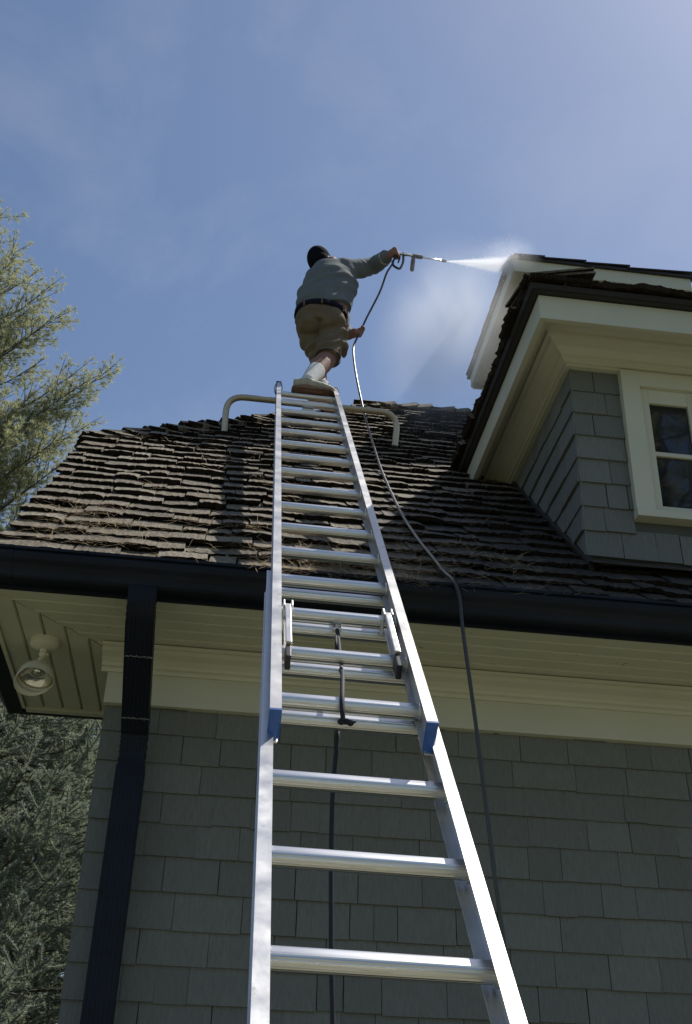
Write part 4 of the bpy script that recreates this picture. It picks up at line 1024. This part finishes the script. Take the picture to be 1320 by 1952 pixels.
# socks, shoes
def sock_fn(a, kn, top):
    def fn(mb):
        q = a.lerp(kn, top); mb.tube([q, a.lerp(kn, top * .5), a, a - V3((0, 0, 0.045))], [0.062, 0.054, 0.045, 0.043], 16)
    return fn
blob('sock', sock_fn(AR, KR, 0.46), 'sock', 0.006, 2); blob('sock', sock_fn(AL, KL_, 0.16), 'sock', 0.006, 2)
def shoe_fn(a, d, z0):
    d = V3(d).normalized(); s_ = V3((-d.y, d.x, 0))
    def fn(mb):
        b = V3((a.x, a.y, z0)); M = Matrix((d, s_, V3((0, 0, 1)))).transposed()
        mb.tube([b - d * 0.088 + V3((0, 0, .048)), b - d * 0.04 + V3((0, 0, .052)), b + d * 0.03 + V3((0, 0, .050)), b + d * 0.10 + V3((0, 0, .042)), b + d * 0.160 + V3((0, 0, .032)), b + d * 0.188 + V3((0, 0, .024))],
                [.04] * 6, 18, True, side=s_, ell=[(.030, .032), (.038, .040), (.043, .040), (.047, .032), (.040, .022), (.020, .012)])
        mb.tube([b + V3((0, 0, .045)), b + V3((0, 0, .078))], [0.046, 0.047], 16)
        mb.ball(b + d * 0.065 + V3((0, 0, .062)), (0.05, 0.03, 0.028), 12, 8, M)
    def sole(mb):
        b = V3((a.x, a.y, z0)); M = Matrix((d, s_, V3((0, 0, 1)))).transposed().to_4x4(); M.translation = b; ring = []
        out = [(-0.100, 0.018), (-0.096, 0.032), (-0.06, 0.040), (0, 0.040), (0.06, 0.045), (0.11, 0.051), (0.155, 0.044), (0.188, 0.024), (0.196, 0.0)]
        o2 = out + [(x, -y) for x, y in out[::-1]]
        k = len(o2); mb.add([M @ V3((x, y, 0.0 if x < 0.12 else (x - 0.12) * 0.10)) for x, y in o2] + [M @ V3((x, y, 0.010 if x < 0.12 else 0.010 + (x - 0.12) * 0.10)) for x, y in o2], [tuple(range(k))[::-1], tuple(range(k, 2 * k))] + [(i, (i + 1) % k, (i + 1) % k + k, i + k) for i in range(k)])
    return fn, sole
for a, d in ((AR, (1, 0.08, 0)), (AL + V3((0.0, 0.0, 0)), (0.8, 0.6, 0))):
    up_, so = shoe_fn(a, d, 4.339); s_ = blob('shoe', up_, 'shoe', 0.005, 2); mb = MB(); so(mb); mb.v = [tuple(V3(p) - PL) for p in mb.v]
    mb.build('sole', 'sole', s_)
    m = MB(); dd = V3(d).normalized(); sd = V3((-dd.y, dd.x, 0))
    for q in (0.045, 0.065, 0.085): m.tube([V3((a.x, a.y, 4.339)) + dd * q + sd * 0.03 + V3((0, 0, .082 - q * .12)) - PL, V3((a.x, a.y, 4.339)) + dd * q - sd * 0.03 + V3((0, 0, .082 - q * .12)) - PL], 0.003, 6)
    m.build('laces', 'sock', s_)
# cap with brim
fd = V3((0.45, 0.86, -0.12)).normalized(); up = V3((-0.22, 0.1, 1)).normalized(); up = (up - fd * up.dot(fd)).normalized(); rt = fd.cross(up)
HM4 = Matrix((rt, fd, up)).transposed()
def capf(mb):
    mb.ball(HD + up * 0.018 - fd * 0.004, (0.088, 0.108, 0.108), 24, 16, HM4)
    mb.ball(HD - up * 0.035 - fd * 0.020, (0.080, 0.085, 0.085), 18, 12, HM4)
    mb.tube([HD + fd * 0.06 + up * 0.03, HD + fd * 0.12 + up * 0.028, HD + fd * 0.17 + up * 0.015], [.05] * 3, 18, True, side=rt, ell=[(0.072, 0.012), (0.066, 0.009), (0.045, 0.007)])
blob('cap', capf, 'cap', 0.006, 2)
def hairf(mb):
    mb.ball(HD + rt * 0.022 - fd * 0.012 - up * 0.030, (0.062, 0.066, 0.066), 16, 12, HM4)
blob('hair', hairf, 'hair', 0.006, 1, lambda p: mnoise.noise(p * 60) * 0.006)
# badge hanging at the hip pocket
m = MB(); c = HR.lerp(KR, .12) + V3((0.105, -0.055, 0.015)) - PL
m.bevel_box((-0.012, -0.004, -0.05), (0.014, 0.004, 0.0), 0.003, Matrix.Translation(c) @ Matrix.Rotation(0.3, 4, 'Y')); m.build('pocket_tag', 'skin', person)
m = MB(); m.tube([c + V3((0, 0, 0.002)), c + V3((0.006, 0, 0.02))], 0.006, 8); m.build('key_ring', 'steel', person)

# =====================================================================
# pressure washer gun and hose
# =====================================================================
gun = thing('spray_gun', 'steel pressure-washer gun with black handles held out at arm length', 'spray gun', GRIP)
GL = GRIP
up_g = V3((0, 0, 1)) - gax * gax.z; up_g.normalize()
m = MB(); m.tube([GREAR - gax * 0.015 - GL, GMID + gax * 0.04 - GL], 0.0125, 14); m.tube([GREAR + gax * 0.05 - GL, GREAR + gax * 0.08 - GL], 0.017, 14); m.build('valve_body', 'steel', gun, autos=math.radians(35))
m = MB(); m.tube([GMID + gax * 0.03 - GL, NOZ - gax * 0.02 - GL], 0.0068, 12); m.build('lance', 'steel', gun, smooth=True)
m = MB(); m.tube([NOZ - gax * 0.035 - GL, NOZ - gax * 0.03 - GL, NOZ - GL], [0.009, 0.0115, 0.0105], 12); m.build('nozzle', 'black', gun, autos=math.radians(35))
m = MB(); m.tube([GMID - gax * 0.02 - GL, GMID + gax * 0.065 - GL], 0.0165, 14); m.build('collar', 'black', gun, autos=math.radians(35))
gt = GMID - gax * 0.005; ge = V3((1.055, 5.912, 5.655)); m = MB(); m.tube([gt - GL, gt.lerp(ge, .3) - GL, ge - GL], [0.012, 0.0145, 0.0145], 14)
for i in range(6): m.tube([gt.lerp(ge, .32 + i * .11) - GL, gt.lerp(ge, .36 + i * .11) - GL], 0.0162, 12)
m.build('side_grip', 'black', gun, autos=math.radians(35))
gd = spline([GREAR - gax * 0.005, V3((0.920, 5.858, 5.700)), V3((0.905, 5.857, 5.655)), V3((0.918, 5.858, 5.622)), V3((0.955, 5.866, 5.612)), V3((0.972, 5.872, 5.645)), V3((0.985, 5.878, 5.700)), GREAR + gax * 0.055], 6)
m = MB(); m.tube([p - GL for p in gd], 0.0085, 10); m.build('trigger_guard', 'black', gun, smooth=True)
m = MB(); m.tube([GREAR + gax * 0.03 - GL, V3((0.955, 5.866, 5.700)) - GL, V3((0.945, 5.864, 5.665)) - GL], [0.006, 0.007, 0.005], 8); m.build('trigger', 'black', gun, smooth=True)

def on_roof(x, y, lift=0.018): return V3((x, y, y - C0 + lift))
hp = [V3((0.912, 5.858, 5.66)), V3((0.885, 5.858, 5.60)), V3((0.862, 5.87, 5.55)), V3((0.825, 5.93, 5.425)), V3((0.750, 6.0, 5.25)), V3((0.704, 6.01, 5.112)), V3((0.662, 6.0, 4.975)), V3((0.655, 5.92, 4.80)), V3((0.672, 5.82, 4.53)),
      V3((0.702, 5.62, 4.12)), on_roof(0.738, 5.40, 0.06), on_roof(0.737, 5.10), on_roof(0.732, 4.70), on_roof(0.737, 4.35), on_roof(0.758, 4.08), on_roof(0.785, 3.86, 0.022),
      V3((0.803, 3.765, 2.040)), V3((0.814, 3.696, 1.980)), V3((0.824, 3.664, 1.930)), V3((0.834, 3.654, 1.86)), V3((0.842, 3.655, 1.75)), V3((0.888, 3.67, 1.35)), V3((0.940, 3.69, 0.85)), V3((0.995, 3.70, 0.35)), V3((1.06, 3.70, -0.4)), V3((1.08, 3.70, -EYE + 0.03))]
m = MB(); hq = spline(hp, 8); h0_ = hq[-1]; m.tube([p - h0_ for p in hq], 0.0072, 12)
hose = m.build('pressure_hose', 'hose', smooth=True); hose.location = h0_
tag(hose, 'long thin hose running from the gun down the roof and over the gutter', 'hose')

# =====================================================================
# spray and drifting mist
# =====================================================================
def vol_mat(name, dens, scale, thr, shape, aniso=0.55, stretch=(1, 1, 1)):
    m, n, l, b = new_mat(name); n.remove(b)
    v = n.new('ShaderNodeVolumePrincipled'); v.inputs['Color'].default_value = (0.97, 0.975, 0.98, 1); v.inputs['Anisotropy'].default_value = aniso
    tc = n.new('ShaderNodeTexCoord'); mp = n.new('ShaderNodeMapping'); mp.inputs['Scale'].default_value = stretch; l.new(tc.outputs['Object'], mp.inputs['Vector'])
    nz = n.new('ShaderNodeTexNoise'); nz.inputs['Scale'].default_value = scale; nz.inputs['Detail'].default_value = 4; nz.inputs['Roughness'].default_value = 0.6; nz.inputs['Distortion'].default_value = 0.6
    l.new(mp.outputs[0], nz.inputs['Vector'])
    mr = n.new('ShaderNodeMapRange'); mr.inputs['From Min'].default_value = thr[0]; mr.inputs['From Max'].default_value = thr[1]; l.new(nz.outputs['Fac'], mr.inputs['Value'])
    fall = n.new('ShaderNodeMapRange'); fall.interpolation_type = 'SMOOTHSTEP'
    if shape == 'ball':
        ln_ = n.new('ShaderNodeVectorMath'); ln_.operation = 'LENGTH'; l.new(tc.outputs['Object'], ln_.inputs[0])
        fall.inputs['From Min'].default_value = 1.0; fall.inputs['From Max'].default_value = 0.0; l.new(ln_.outputs['Value'], fall.inputs['Value'])
    else:                                   # cone: object z runs 0..1, radius grows with z
        sp = n.new('ShaderNodeSeparateXYZ'); l.new(tc.outputs['Object'], sp.inputs[0])
        xx = n.new('ShaderNodeMath'); xx.operation = 'MULTIPLY'; l.new(sp.outputs['X'], xx.inputs[0]); l.new(sp.outputs['X'], xx.inputs[1])
        yy = n.new('ShaderNodeMath'); yy.operation = 'MULTIPLY_ADD'; l.new(sp.outputs['Y'], yy.inputs[0]); l.new(sp.outputs['Y'], yy.inputs[1]); l.new(xx.outputs[0], yy.inputs[2])
        sq = n.new('ShaderNodeMath'); sq.operation = 'SQRT'; l.new(yy.outputs[0], sq.inputs[0])
        za = n.new('ShaderNodeMath'); za.operation = 'ADD'; za.inputs[1].default_value = 0.03; l.new(sp.outputs['Z'], za.inputs[0])
        dv = n.new('ShaderNodeMath'); dv.operation = 'DIVIDE'; l.new(sq.outputs[0], dv.inputs[0]); l.new(za.outputs[0], dv.inputs[1])
        fall.inputs['From Min'].default_value = 1.0; fall.inputs['From Max'].default_value = 0.1; l.new(dv.outputs[0], fall.inputs['Value'])
    mu = n.new('ShaderNodeMath'); mu.operation = 'MULTIPLY'; l.new(mr.outputs[0], mu.inputs[0]); l.new(fall.outputs[0], mu.inputs[1])
    if shape == 'cone':
        iv = n.new('ShaderNodeMath'); iv.operation = 'DIVIDE'; iv.inputs[0].default_value = 0.35; l.new(za.outputs[0], iv.inputs[1])
        m3 = n.new('ShaderNodeMath'); m3.operation = 'MULTIPLY'; l.new(mu.outputs[0], m3.inputs[0]); l.new(iv.outputs[0], m3.inputs[1]); mu = m3
    md = n.new('ShaderNodeMath'); md.operation = 'MULTIPLY'; md.inputs[1].default_value = dens; l.new(mu.outputs[0], md.inputs[0])
    l.new(md.outputs[0], v.inputs['Density']); l.new(v.outputs[0], n['Material Output'].inputs['Volume'])
    return m
MAT['jet'] = vol_mat('spray_jet', 75.0, 2.2, (0.32, 0.62), 'cone', 0.5, (9, 9, 0.5))
MAT['mist'] = vol_mat('drifting_mist', 3.9, 1.5, (0.26, 0.85), 'ball', 0.5)
tgt = V3((1.865, 6.02, 5.915)); jl = (tgt - NOZ).length; jd = (tgt - NOZ).normalized()
m = MB(); prof_ = [(0.03, 0.0), (0.28, 0.25), (0.55, 0.52), (0.80, 0.77), (1.03, 1.0)]
m.lathe(prof_, Matrix.Identity(4), 24); m.f += [tuple(range(24))[::-1], tuple(range(4 * 24, 5 * 24))]
jet = m.build('spray_jet', 'jet'); jq = jd.to_track_quat('Z', 'Y').to_matrix().to_4x4()
jet.matrix_world = Matrix.Translation(NOZ + jd * 0.004) @ jq @ Matrix.Diagonal((0.098, 0.098, jl, 1)); tag(jet, 'white jet of water fanning out from the gun nozzle', 'water spray', kind='stuff')
def mist(name, c, rad, rot=0.0, label='', m_='mist'):
    mb = MB(); mb.ball((0, 0, 0), 1.0, 24, 16); o = mb.build(name, m_); o.location = c; o.scale = rad; o.rotation_euler = (0, rot, 0)
    return tag(o, label, 'mist', kind='stuff')
mist('mist', V3((1.27, 5.66, 4.90)), (0.58, 0.28, 1.02), 0.18, 'pale water mist drifting down below the spray jet')
mist('mist', V3((1.78, 5.93, 5.90)), (0.28, 0.20, 0.20), 0.0, 'puff of spray bursting off the chimney cap corner')

# loose drops: thrown back from the cap, falling from its corner and streaking along the jet
rgd = random.Random(91); dm = MB()
for i in range(520):
    if i < 230:
        u = rgd.uniform(0.05, 1.0); p = NOZ.lerp(tgt, u) + V3((rgd.gauss(0, 1), rgd.gauss(0, 1), rgd.gauss(-0.3, 1))) * 0.045 * (u + 0.1); d = jd * rgd.uniform(0.002, 0.012); r_ = rgd.uniform(0.0006, 0.0013)
    elif i < 400:
        p = tgt + V3((rgd.gauss(-0.05, 0.13), rgd.gauss(-0.08, 0.08), rgd.gauss(0.02, 0.10))); d = V3((rgd.uniform(-.006, .006), 0, rgd.uniform(-.006, .006))); r_ = rgd.uniform(0.0006, 0.0014)
    else:
        k = rgd.uniform(0, 1); p = V3((CX0 + rgd.gauss(0.0, 0.05), 7.25 + rgd.gauss(0, 0.12), CZ - 0.14 - k * 0.75)); d = V3((0, 0, rgd.uniform(0.003, 0.016))); r_ = rgd.uniform(0.0012, 0.0024)
    dm.tube([p - d * 0.5, p + d * 0.5 + V3((0, 0, 0.002))], [r_, r_ * 0.8], 5)
drops = dm.build('water_drops', 'drop', recalc=False); tag(drops, 'scattered water drops around the jet and below the cap', 'water drops', kind='stuff')

# =====================================================================
# trees
# =====================================================================
def needles_along(pts_dirs, rng, count, L, wd, spread, Vv, Ff):
    """thin triangles leaning forward around each stem point"""
    for p, d in pts_dirs:
        d = d / (np.linalg.norm(d) + 1e-9)
        a = np.cross(d, [0, 0, 1.0]); na = np.linalg.norm(a)
        a = a / na if na > 1e-3 else np.array([1.0, 0, 0]); b = np.cross(d, a)
        ph = rng.uniform(0, 2 * np.pi, count); sp = rng.uniform(spread[0], spread[1], count); ll = L * rng.uniform(0.7, 1.15, count)
        rad = np.cos(ph)[:, None] * a + np.sin(ph)[:, None] * b
        dr = np.cos(sp)[:, None] * d + np.sin(sp)[:, None] * rad
        sd = np.cross(dr, rng.normal(size=(count, 3))); sd /= np.linalg.norm(sd, axis=1)[:, None] + 1e-9
        base = p + d * rng.uniform(-0.5, 0.5, count)[:, None] * 0.5 * L
        tri = np.stack([base - sd * wd, base + sd * wd, base + dr * ll[:, None]], 1)
        Vv.append(tri.reshape(-1, 3))
def soup(Vv):
    V = np.concatenate(Vv); F = np.arange(len(V)).reshape(-1, 3); return V, F

def rot_to(d, rng, roll=None):
    """rotation whose x axis is d, with a given or random roll"""
    d = d / np.linalg.norm(d); a = np.cross([0, 0, 1.0], d); na = np.linalg.norm(a)
    a = a / na if na > 1e-3 else np.array([0, 1.0, 0]); b = np.cross(d, a)
    ph = rng.uniform(0, 6.283) if roll is None else roll
    return np.stack([d, a * np.cos(ph) + b * np.sin(ph), -a * np.sin(ph) + b * np.cos(ph)], 1)
def pine_twigs(seed, tuft_n, wd):
    """a few twigs along +x, 0.5 m long, tufted with long needles"""
    out = []; rng = np.random.default_rng(seed)
    for v in range(5):
        Vv = []; pd = []
        for j in range(9):
            x = 0.10 + 0.40 * (j + rng.uniform(0, 1)) / 9; o_ = rng.normal(size=3) * (0.5, 1, 1); o_ /= np.linalg.norm(o_)
            e = np.array([x, 0, 0]) + o_ * rng.uniform(0.02, 0.13); pd.append((e, np.array([0.9, 0, 0]) + o_ * 0.7))
        pd.append((np.array([0.5, 0, 0]), np.array([1.0, 0, 0])))
        needles_along(pd, rng, tuft_n, 0.105, wd, (0.2, 1.1), Vv, None); out.append(np.concatenate(Vv))
    return out
def pine_tree(loc, label, height, limbs, seed, tuft_n=22, wd=0.0034, per=15.0):
    """limbs: list of (base height, tip offset) in tree coordinates"""
    rng = np.random.default_rng(seed); t = thing('pine_tree', label, 'tree', loc, 'pine trees around the house')
    m = MB(); m.tube([(0, 0, 0), (0.08, 0.05, height * .35), (-0.05, 0.02, height * .7), (0, 0, height)], [0.26, 0.2, 0.12, 0.03], 12); m.build('trunk', 'bark', t, smooth=True)
    TW = pine_twigs(seed, tuft_n, wd); Vv = []; lm = MB()
    for zb, tip in limbs:
        b = np.array([0, 0, zb]); tip = np.array(tip); L = np.linalg.norm(tip - b)
        sag = np.array([0, 0, -0.24 * L])
        pts = [b + (tip - b) * s_ + sag * s_ * (1 - s_) + rng.normal(size=3) * 0.012 * L * (s_ not in (0, 1)) for s_ in np.linspace(0, 1, 7)]
        lm.tube([Vector(p) for p in pts], list(np.linspace(0.036 * min(L / 3, 1.4), 0.007, 7)), 6)
        ns = int(L * per)
        for i in range(ns + 1):
            s_ = min(1.0, 0.16 + 0.84 * (i + rng.uniform(0, 1)) / ns)
            k = min(int(s_ * 6), 5); f_ = s_ * 6 - k; p = pts[k] * (1 - f_) + pts[k + 1] * f_; dl = pts[k + 1] - pts[k]; dl /= np.linalg.norm(dl)
            sd = rng.normal(size=3); sd -= dl * sd.dot(dl); sd /= np.linalg.norm(sd) + 1e-9; sd[2] = sd[2] * 0.6 + 0.15
            td = dl * 0.85 + sd * (0.8 if i < ns else 0.1); td /= np.linalg.norm(td); sz = rng.uniform(0.6, 1.45) * (1.2 - 0.55 * s_)
            q1 = p + td * 0.5 * sz
            lm.tube([Vector(p), Vector(q1)], [0.0075, 0.003], 4, False)
            Vv.append(TW[rng.integers(5)] * (sz, 0.5 + 0.5 * sz, 0.5 + 0.5 * sz) @ rot_to(td, rng).T + p)
    lm.build('limbs', 'bark', t, recalc=False); V, F = soup(Vv); fast_mesh('crown', V, F, 'pine', t)
    return t
PT = np.array([-5.4, 14.2, -EYE]); PSH = np.array([-0.12, 0, -0.30])
tips = [(-4.30, 13.9, 13.75), (-3.95, 14.0, 13.1), (-3.70, 14.2, 12.75), (-3.35, 14.0, 12.35), (-3.05, 14.0, 11.85), (-3.15, 13.7, 11.45), (-3.35, 14.4, 11.15), (-3.9, 13.4, 12.1), (-3.75, 14.8, 11.9),
        (-2.66, 14.0, 10.75), (-2.22, 14.0, 10.80), (-2.45, 13.7, 10.35), (-2.75, 14.3, 10.2), (-2.40, 14.0, 9.75), (-2.35, 13.9, 9.3), (-2.6, 13.5, 9.2), (-2.9, 14.4, 9.6), (-3.1, 13.6, 10.0), (-2.2, 14.3, 8.7),
        (-2.6, 13.8, 8.4), (-3.0, 14.2, 8.8), (-2.4, 14.4, 7.8), (-2.9, 13.4, 7.6), (-3.2, 13.2, 8.9), (-3.4, 14.9, 9.7), (-4.2, 13.0, 10.6), (-4.3, 13.3, 9.2), (-4.0, 13.0, 8.0), (-3.7, 14.0, 10.1), (-3.9, 14.2, 9.2), (-3.8, 14.5, 11.2),
        (-4.35, 13.6, 13.0), (-4.3, 14.2, 12.3), (-4.25, 13.9, 11.5), (-3.5, 13.7, 8.2), (-3.2, 13.9, 7.2), (-3.55, 14.0, 11.9)]
limbs = []
for tp in tips:
    rel = np.array(tp) + PSH - PT; hr = math.hypot(rel[0], rel[1]); limbs.append((rel[2] - 0.72 * hr - 0.2, rel))
rl = np.random.default_rng(2)
for i in range(26):
    a = rl.uniform(math.pi * 0.45, math.pi * 1.75); z = rl.uniform(5, 13.2); r_ = (16.5 - z) * 0.24 + 0.5; limbs.append((z - 0.5 * r_, np.array([math.cos(a) * r_, math.sin(a) * r_, z])))
pine_tree(tuple(PT), 'pale green pine rising beyond the left end of the roof', 15.6, limbs, 5)

# trees across the lawn, mirrored in the dormer window
def back_tree(loc, label, seed, h):
    rg_ = np.random.default_rng(seed); lm = []
    for i in range(60):
        a = rg_.uniform(0, 2 * math.pi); z = rg_.uniform(0.22, 0.97) * h; r_ = (1.04 - z / h) * h * 0.30 + 0.5; lm.append((z - 0.35 * r_, np.array([math.cos(a) * r_, math.sin(a) * r_, z])))
    return pine_tree(loc, label, h, lm, seed, 6, 0.010, 6.0)
back_tree((8.2, -9.5, -EYE), 'dark pine mirrored in the dormer window, nearer of the two', 41, 20)
back_tree((12.0, -12.0, -EYE), 'dark pine mirrored in the dormer window, farther of the two', 42, 24)

def spruce_sprays(seed):
    """flat sprays along +x, 0.36 m long: stiff finger shoots bristling with short needles"""
    out = []; rng = np.random.default_rng(seed)
    for v in range(6):
        Vv = []; pd = []
        def shoot(b, d, L):
            d = d / np.linalg.norm(d); a = np.cross(d, [0.1, 0.2, 1.0]); a /= np.linalg.norm(a); c = np.cross(d, a); rings = []
            for u in np.arange(0.0, L, 0.0085): pd.append((b + d * u + np.array([0, 0, 0.8 * u * u]), d + np.array([0, 0, 1.6 * u])))
            for u, r_ in ((0.0, 0.0015), (0.25, 0.0030), (0.8, 0.0030), (1.0, 0.0005)):        # dense inner brush of the shoot
                p = b + d * u * L + np.array([0, 0, 0.8 * (u * L) ** 2]); rings.append([p + (a * math.cos(k * 1.0472) + c * math.sin(k * 1.0472)) * r_ * (0.8 if k % 2 else 1.15) for k in range(6)])
            for q in range(3):
                for k in range(6):
                    A, B_, C_, D_ = rings[q][k], rings[q][(k + 1) % 6], rings[q + 1][(k + 1) % 6], rings[q + 1][k]; Vv.append(np.array([A, B_, C_, A, C_, D_]))
        shoot(np.array([0.10, 0, 0]), np.array([1.0, 0, 0.1]), 0.14)
        for j in range(3):
            x = 0.03 + 0.065 * j + rng.uniform(-0.01, 0.01)
            for sg in (-1, 1):
                if rng.uniform() < 0.1: continue
                shoot(np.array([x, 0, 0]), np.array([0.7, sg * rng.uniform(0.6, 0.95), rng.uniform(0.15, 0.85)]), rng.uniform(0.075, 0.11))
        needles_along(pd, rng, 14, 0.0175, 0.0015, (0.6, 1.25), Vv, None)
        out.append(np.concatenate(Vv))
    return out
def spruce_tree(loc, label, height, seed):
    rng = np.random.default_rng(seed); t = thing('spruce_tree', label, 'tree', loc)
    m = MB(); m.tube([(0, 0, 0), (0.03, 0, height * .5), (0, 0, height)], [0.17, 0.10, 0.02], 12); m.build('trunk', 'bark', t, smooth=True)
    SP = spruce_sprays(seed); Vv = []; lm = MB(); z = 0.5
    while z < height - 0.2:
        L0 = (1 - z / height) ** 0.75 * 2.3 + 0.15; nbr = 9 if L0 > 0.8 else 6; a0 = rng.uniform(0, 6.3)
        for k in range(nbr):
            a = a0 + 2 * math.pi * k / nbr + rng.normal() * 0.12; L = L0 * rng.uniform(0.82, 1.1); hd = np.array([math.cos(a), math.sin(a), 0])
            far_side = hd[1] > 0.75
            pts = [np.array([0, 0, z]) + hd * L * s_ + np.array([0, 0, -0.34 * L * s_ + 0.34 * L * s_ ** 3 + 0.03]) for s_ in np.linspace(0, 1, 7)]
            lm.tube([Vector(p) for p in pts], list(np.linspace(0.022, 0.005, 7)), 5, False)
            ns = int(L * (0.8 if far_side else 4.6)) + 2
            for i in range(ns):
                s_ = 0.30 + 0.70 * (i + rng.uniform(0.2, 0.8)) / ns; kk = min(int(s_ * 6), 5); f_ = s_ * 6 - kk; p = pts[kk] * (1 - f_) + pts[kk + 1] * f_; dl = pts[kk + 1] - pts[kk]; dl /= np.linalg.norm(dl)
                sdv = np.cross(dl, [0, 0, 1.0]); sdv /= np.linalg.norm(sdv)
                td = dl * 0.8 + sdv * rng.choice((-1, 1)) * rng.uniform(0.2, 0.9) + np.array([0, 0, rng.uniform(-0.55, 0.45)])
                Vv.append(SP[rng.integers(6)] * rng.uniform(1.7, 2.5) @ rot_to(td, rng, rng.normal() * 0.55).T + p)
            Vv.append(SP[rng.integers(6)] * 2.0 @ rot_to(pts[-1] - pts[-2] + np.array([0, 0, 0.12]), rng, rng.normal() * 0.3).T + pts[-1] - (pts[-1] - pts[-2]) * 0.4)
        z += rng.uniform(0.25, 0.33)
    lm.build('limbs', 'bark', t, recalc=False); V, F = soup(Vv); fast_mesh('crown', V, F, 'spruce', t)
    return t, len(F)
sp, nt_ = spruce_tree((-2.75, 13.2, -EYE), 'dense blue-green spruce with pale branch tips beside the downspout corner', 6.6, 17)
sp.scale = (1.4, 1.4, 1.16)
sp['group'] = 'spruces at the house corner'
for loc, rz_, sc3, lab in (((-3.3, 17.2, -EYE), 2.0, (1.9, 1.9, 1.5), 'shaded spruce right behind the blue-green spruce at the house corner'),
                           ((-5.0, 18.6, -EYE), 0.9, (2.0, 2.0, 1.6), 'farther spruce glimpsed at the frame edge behind the other two')):
    s2 = sp.copy(); col.objects.link(s2); s2.location = loc; s2.rotation_euler = (0, 0, rz_); s2.scale = sc3; s2['label'] = lab
    for ch in list(sp.children):
        c = ch.copy(); col.objects.link(c); c.parent = s2

# =====================================================================
# lift everything so that the ground lies at z = 0
# =====================================================================
for o in list(col.objects):
    if o.parent is None:
        o.matrix_basis = Matrix.Translation((0, 0, EYE)) @ o.matrix_basis
print('objects', len(col.objects), 'tris', sum(len(m.polygons) for m in bpy.data.meshes), 'spruce', nt_)
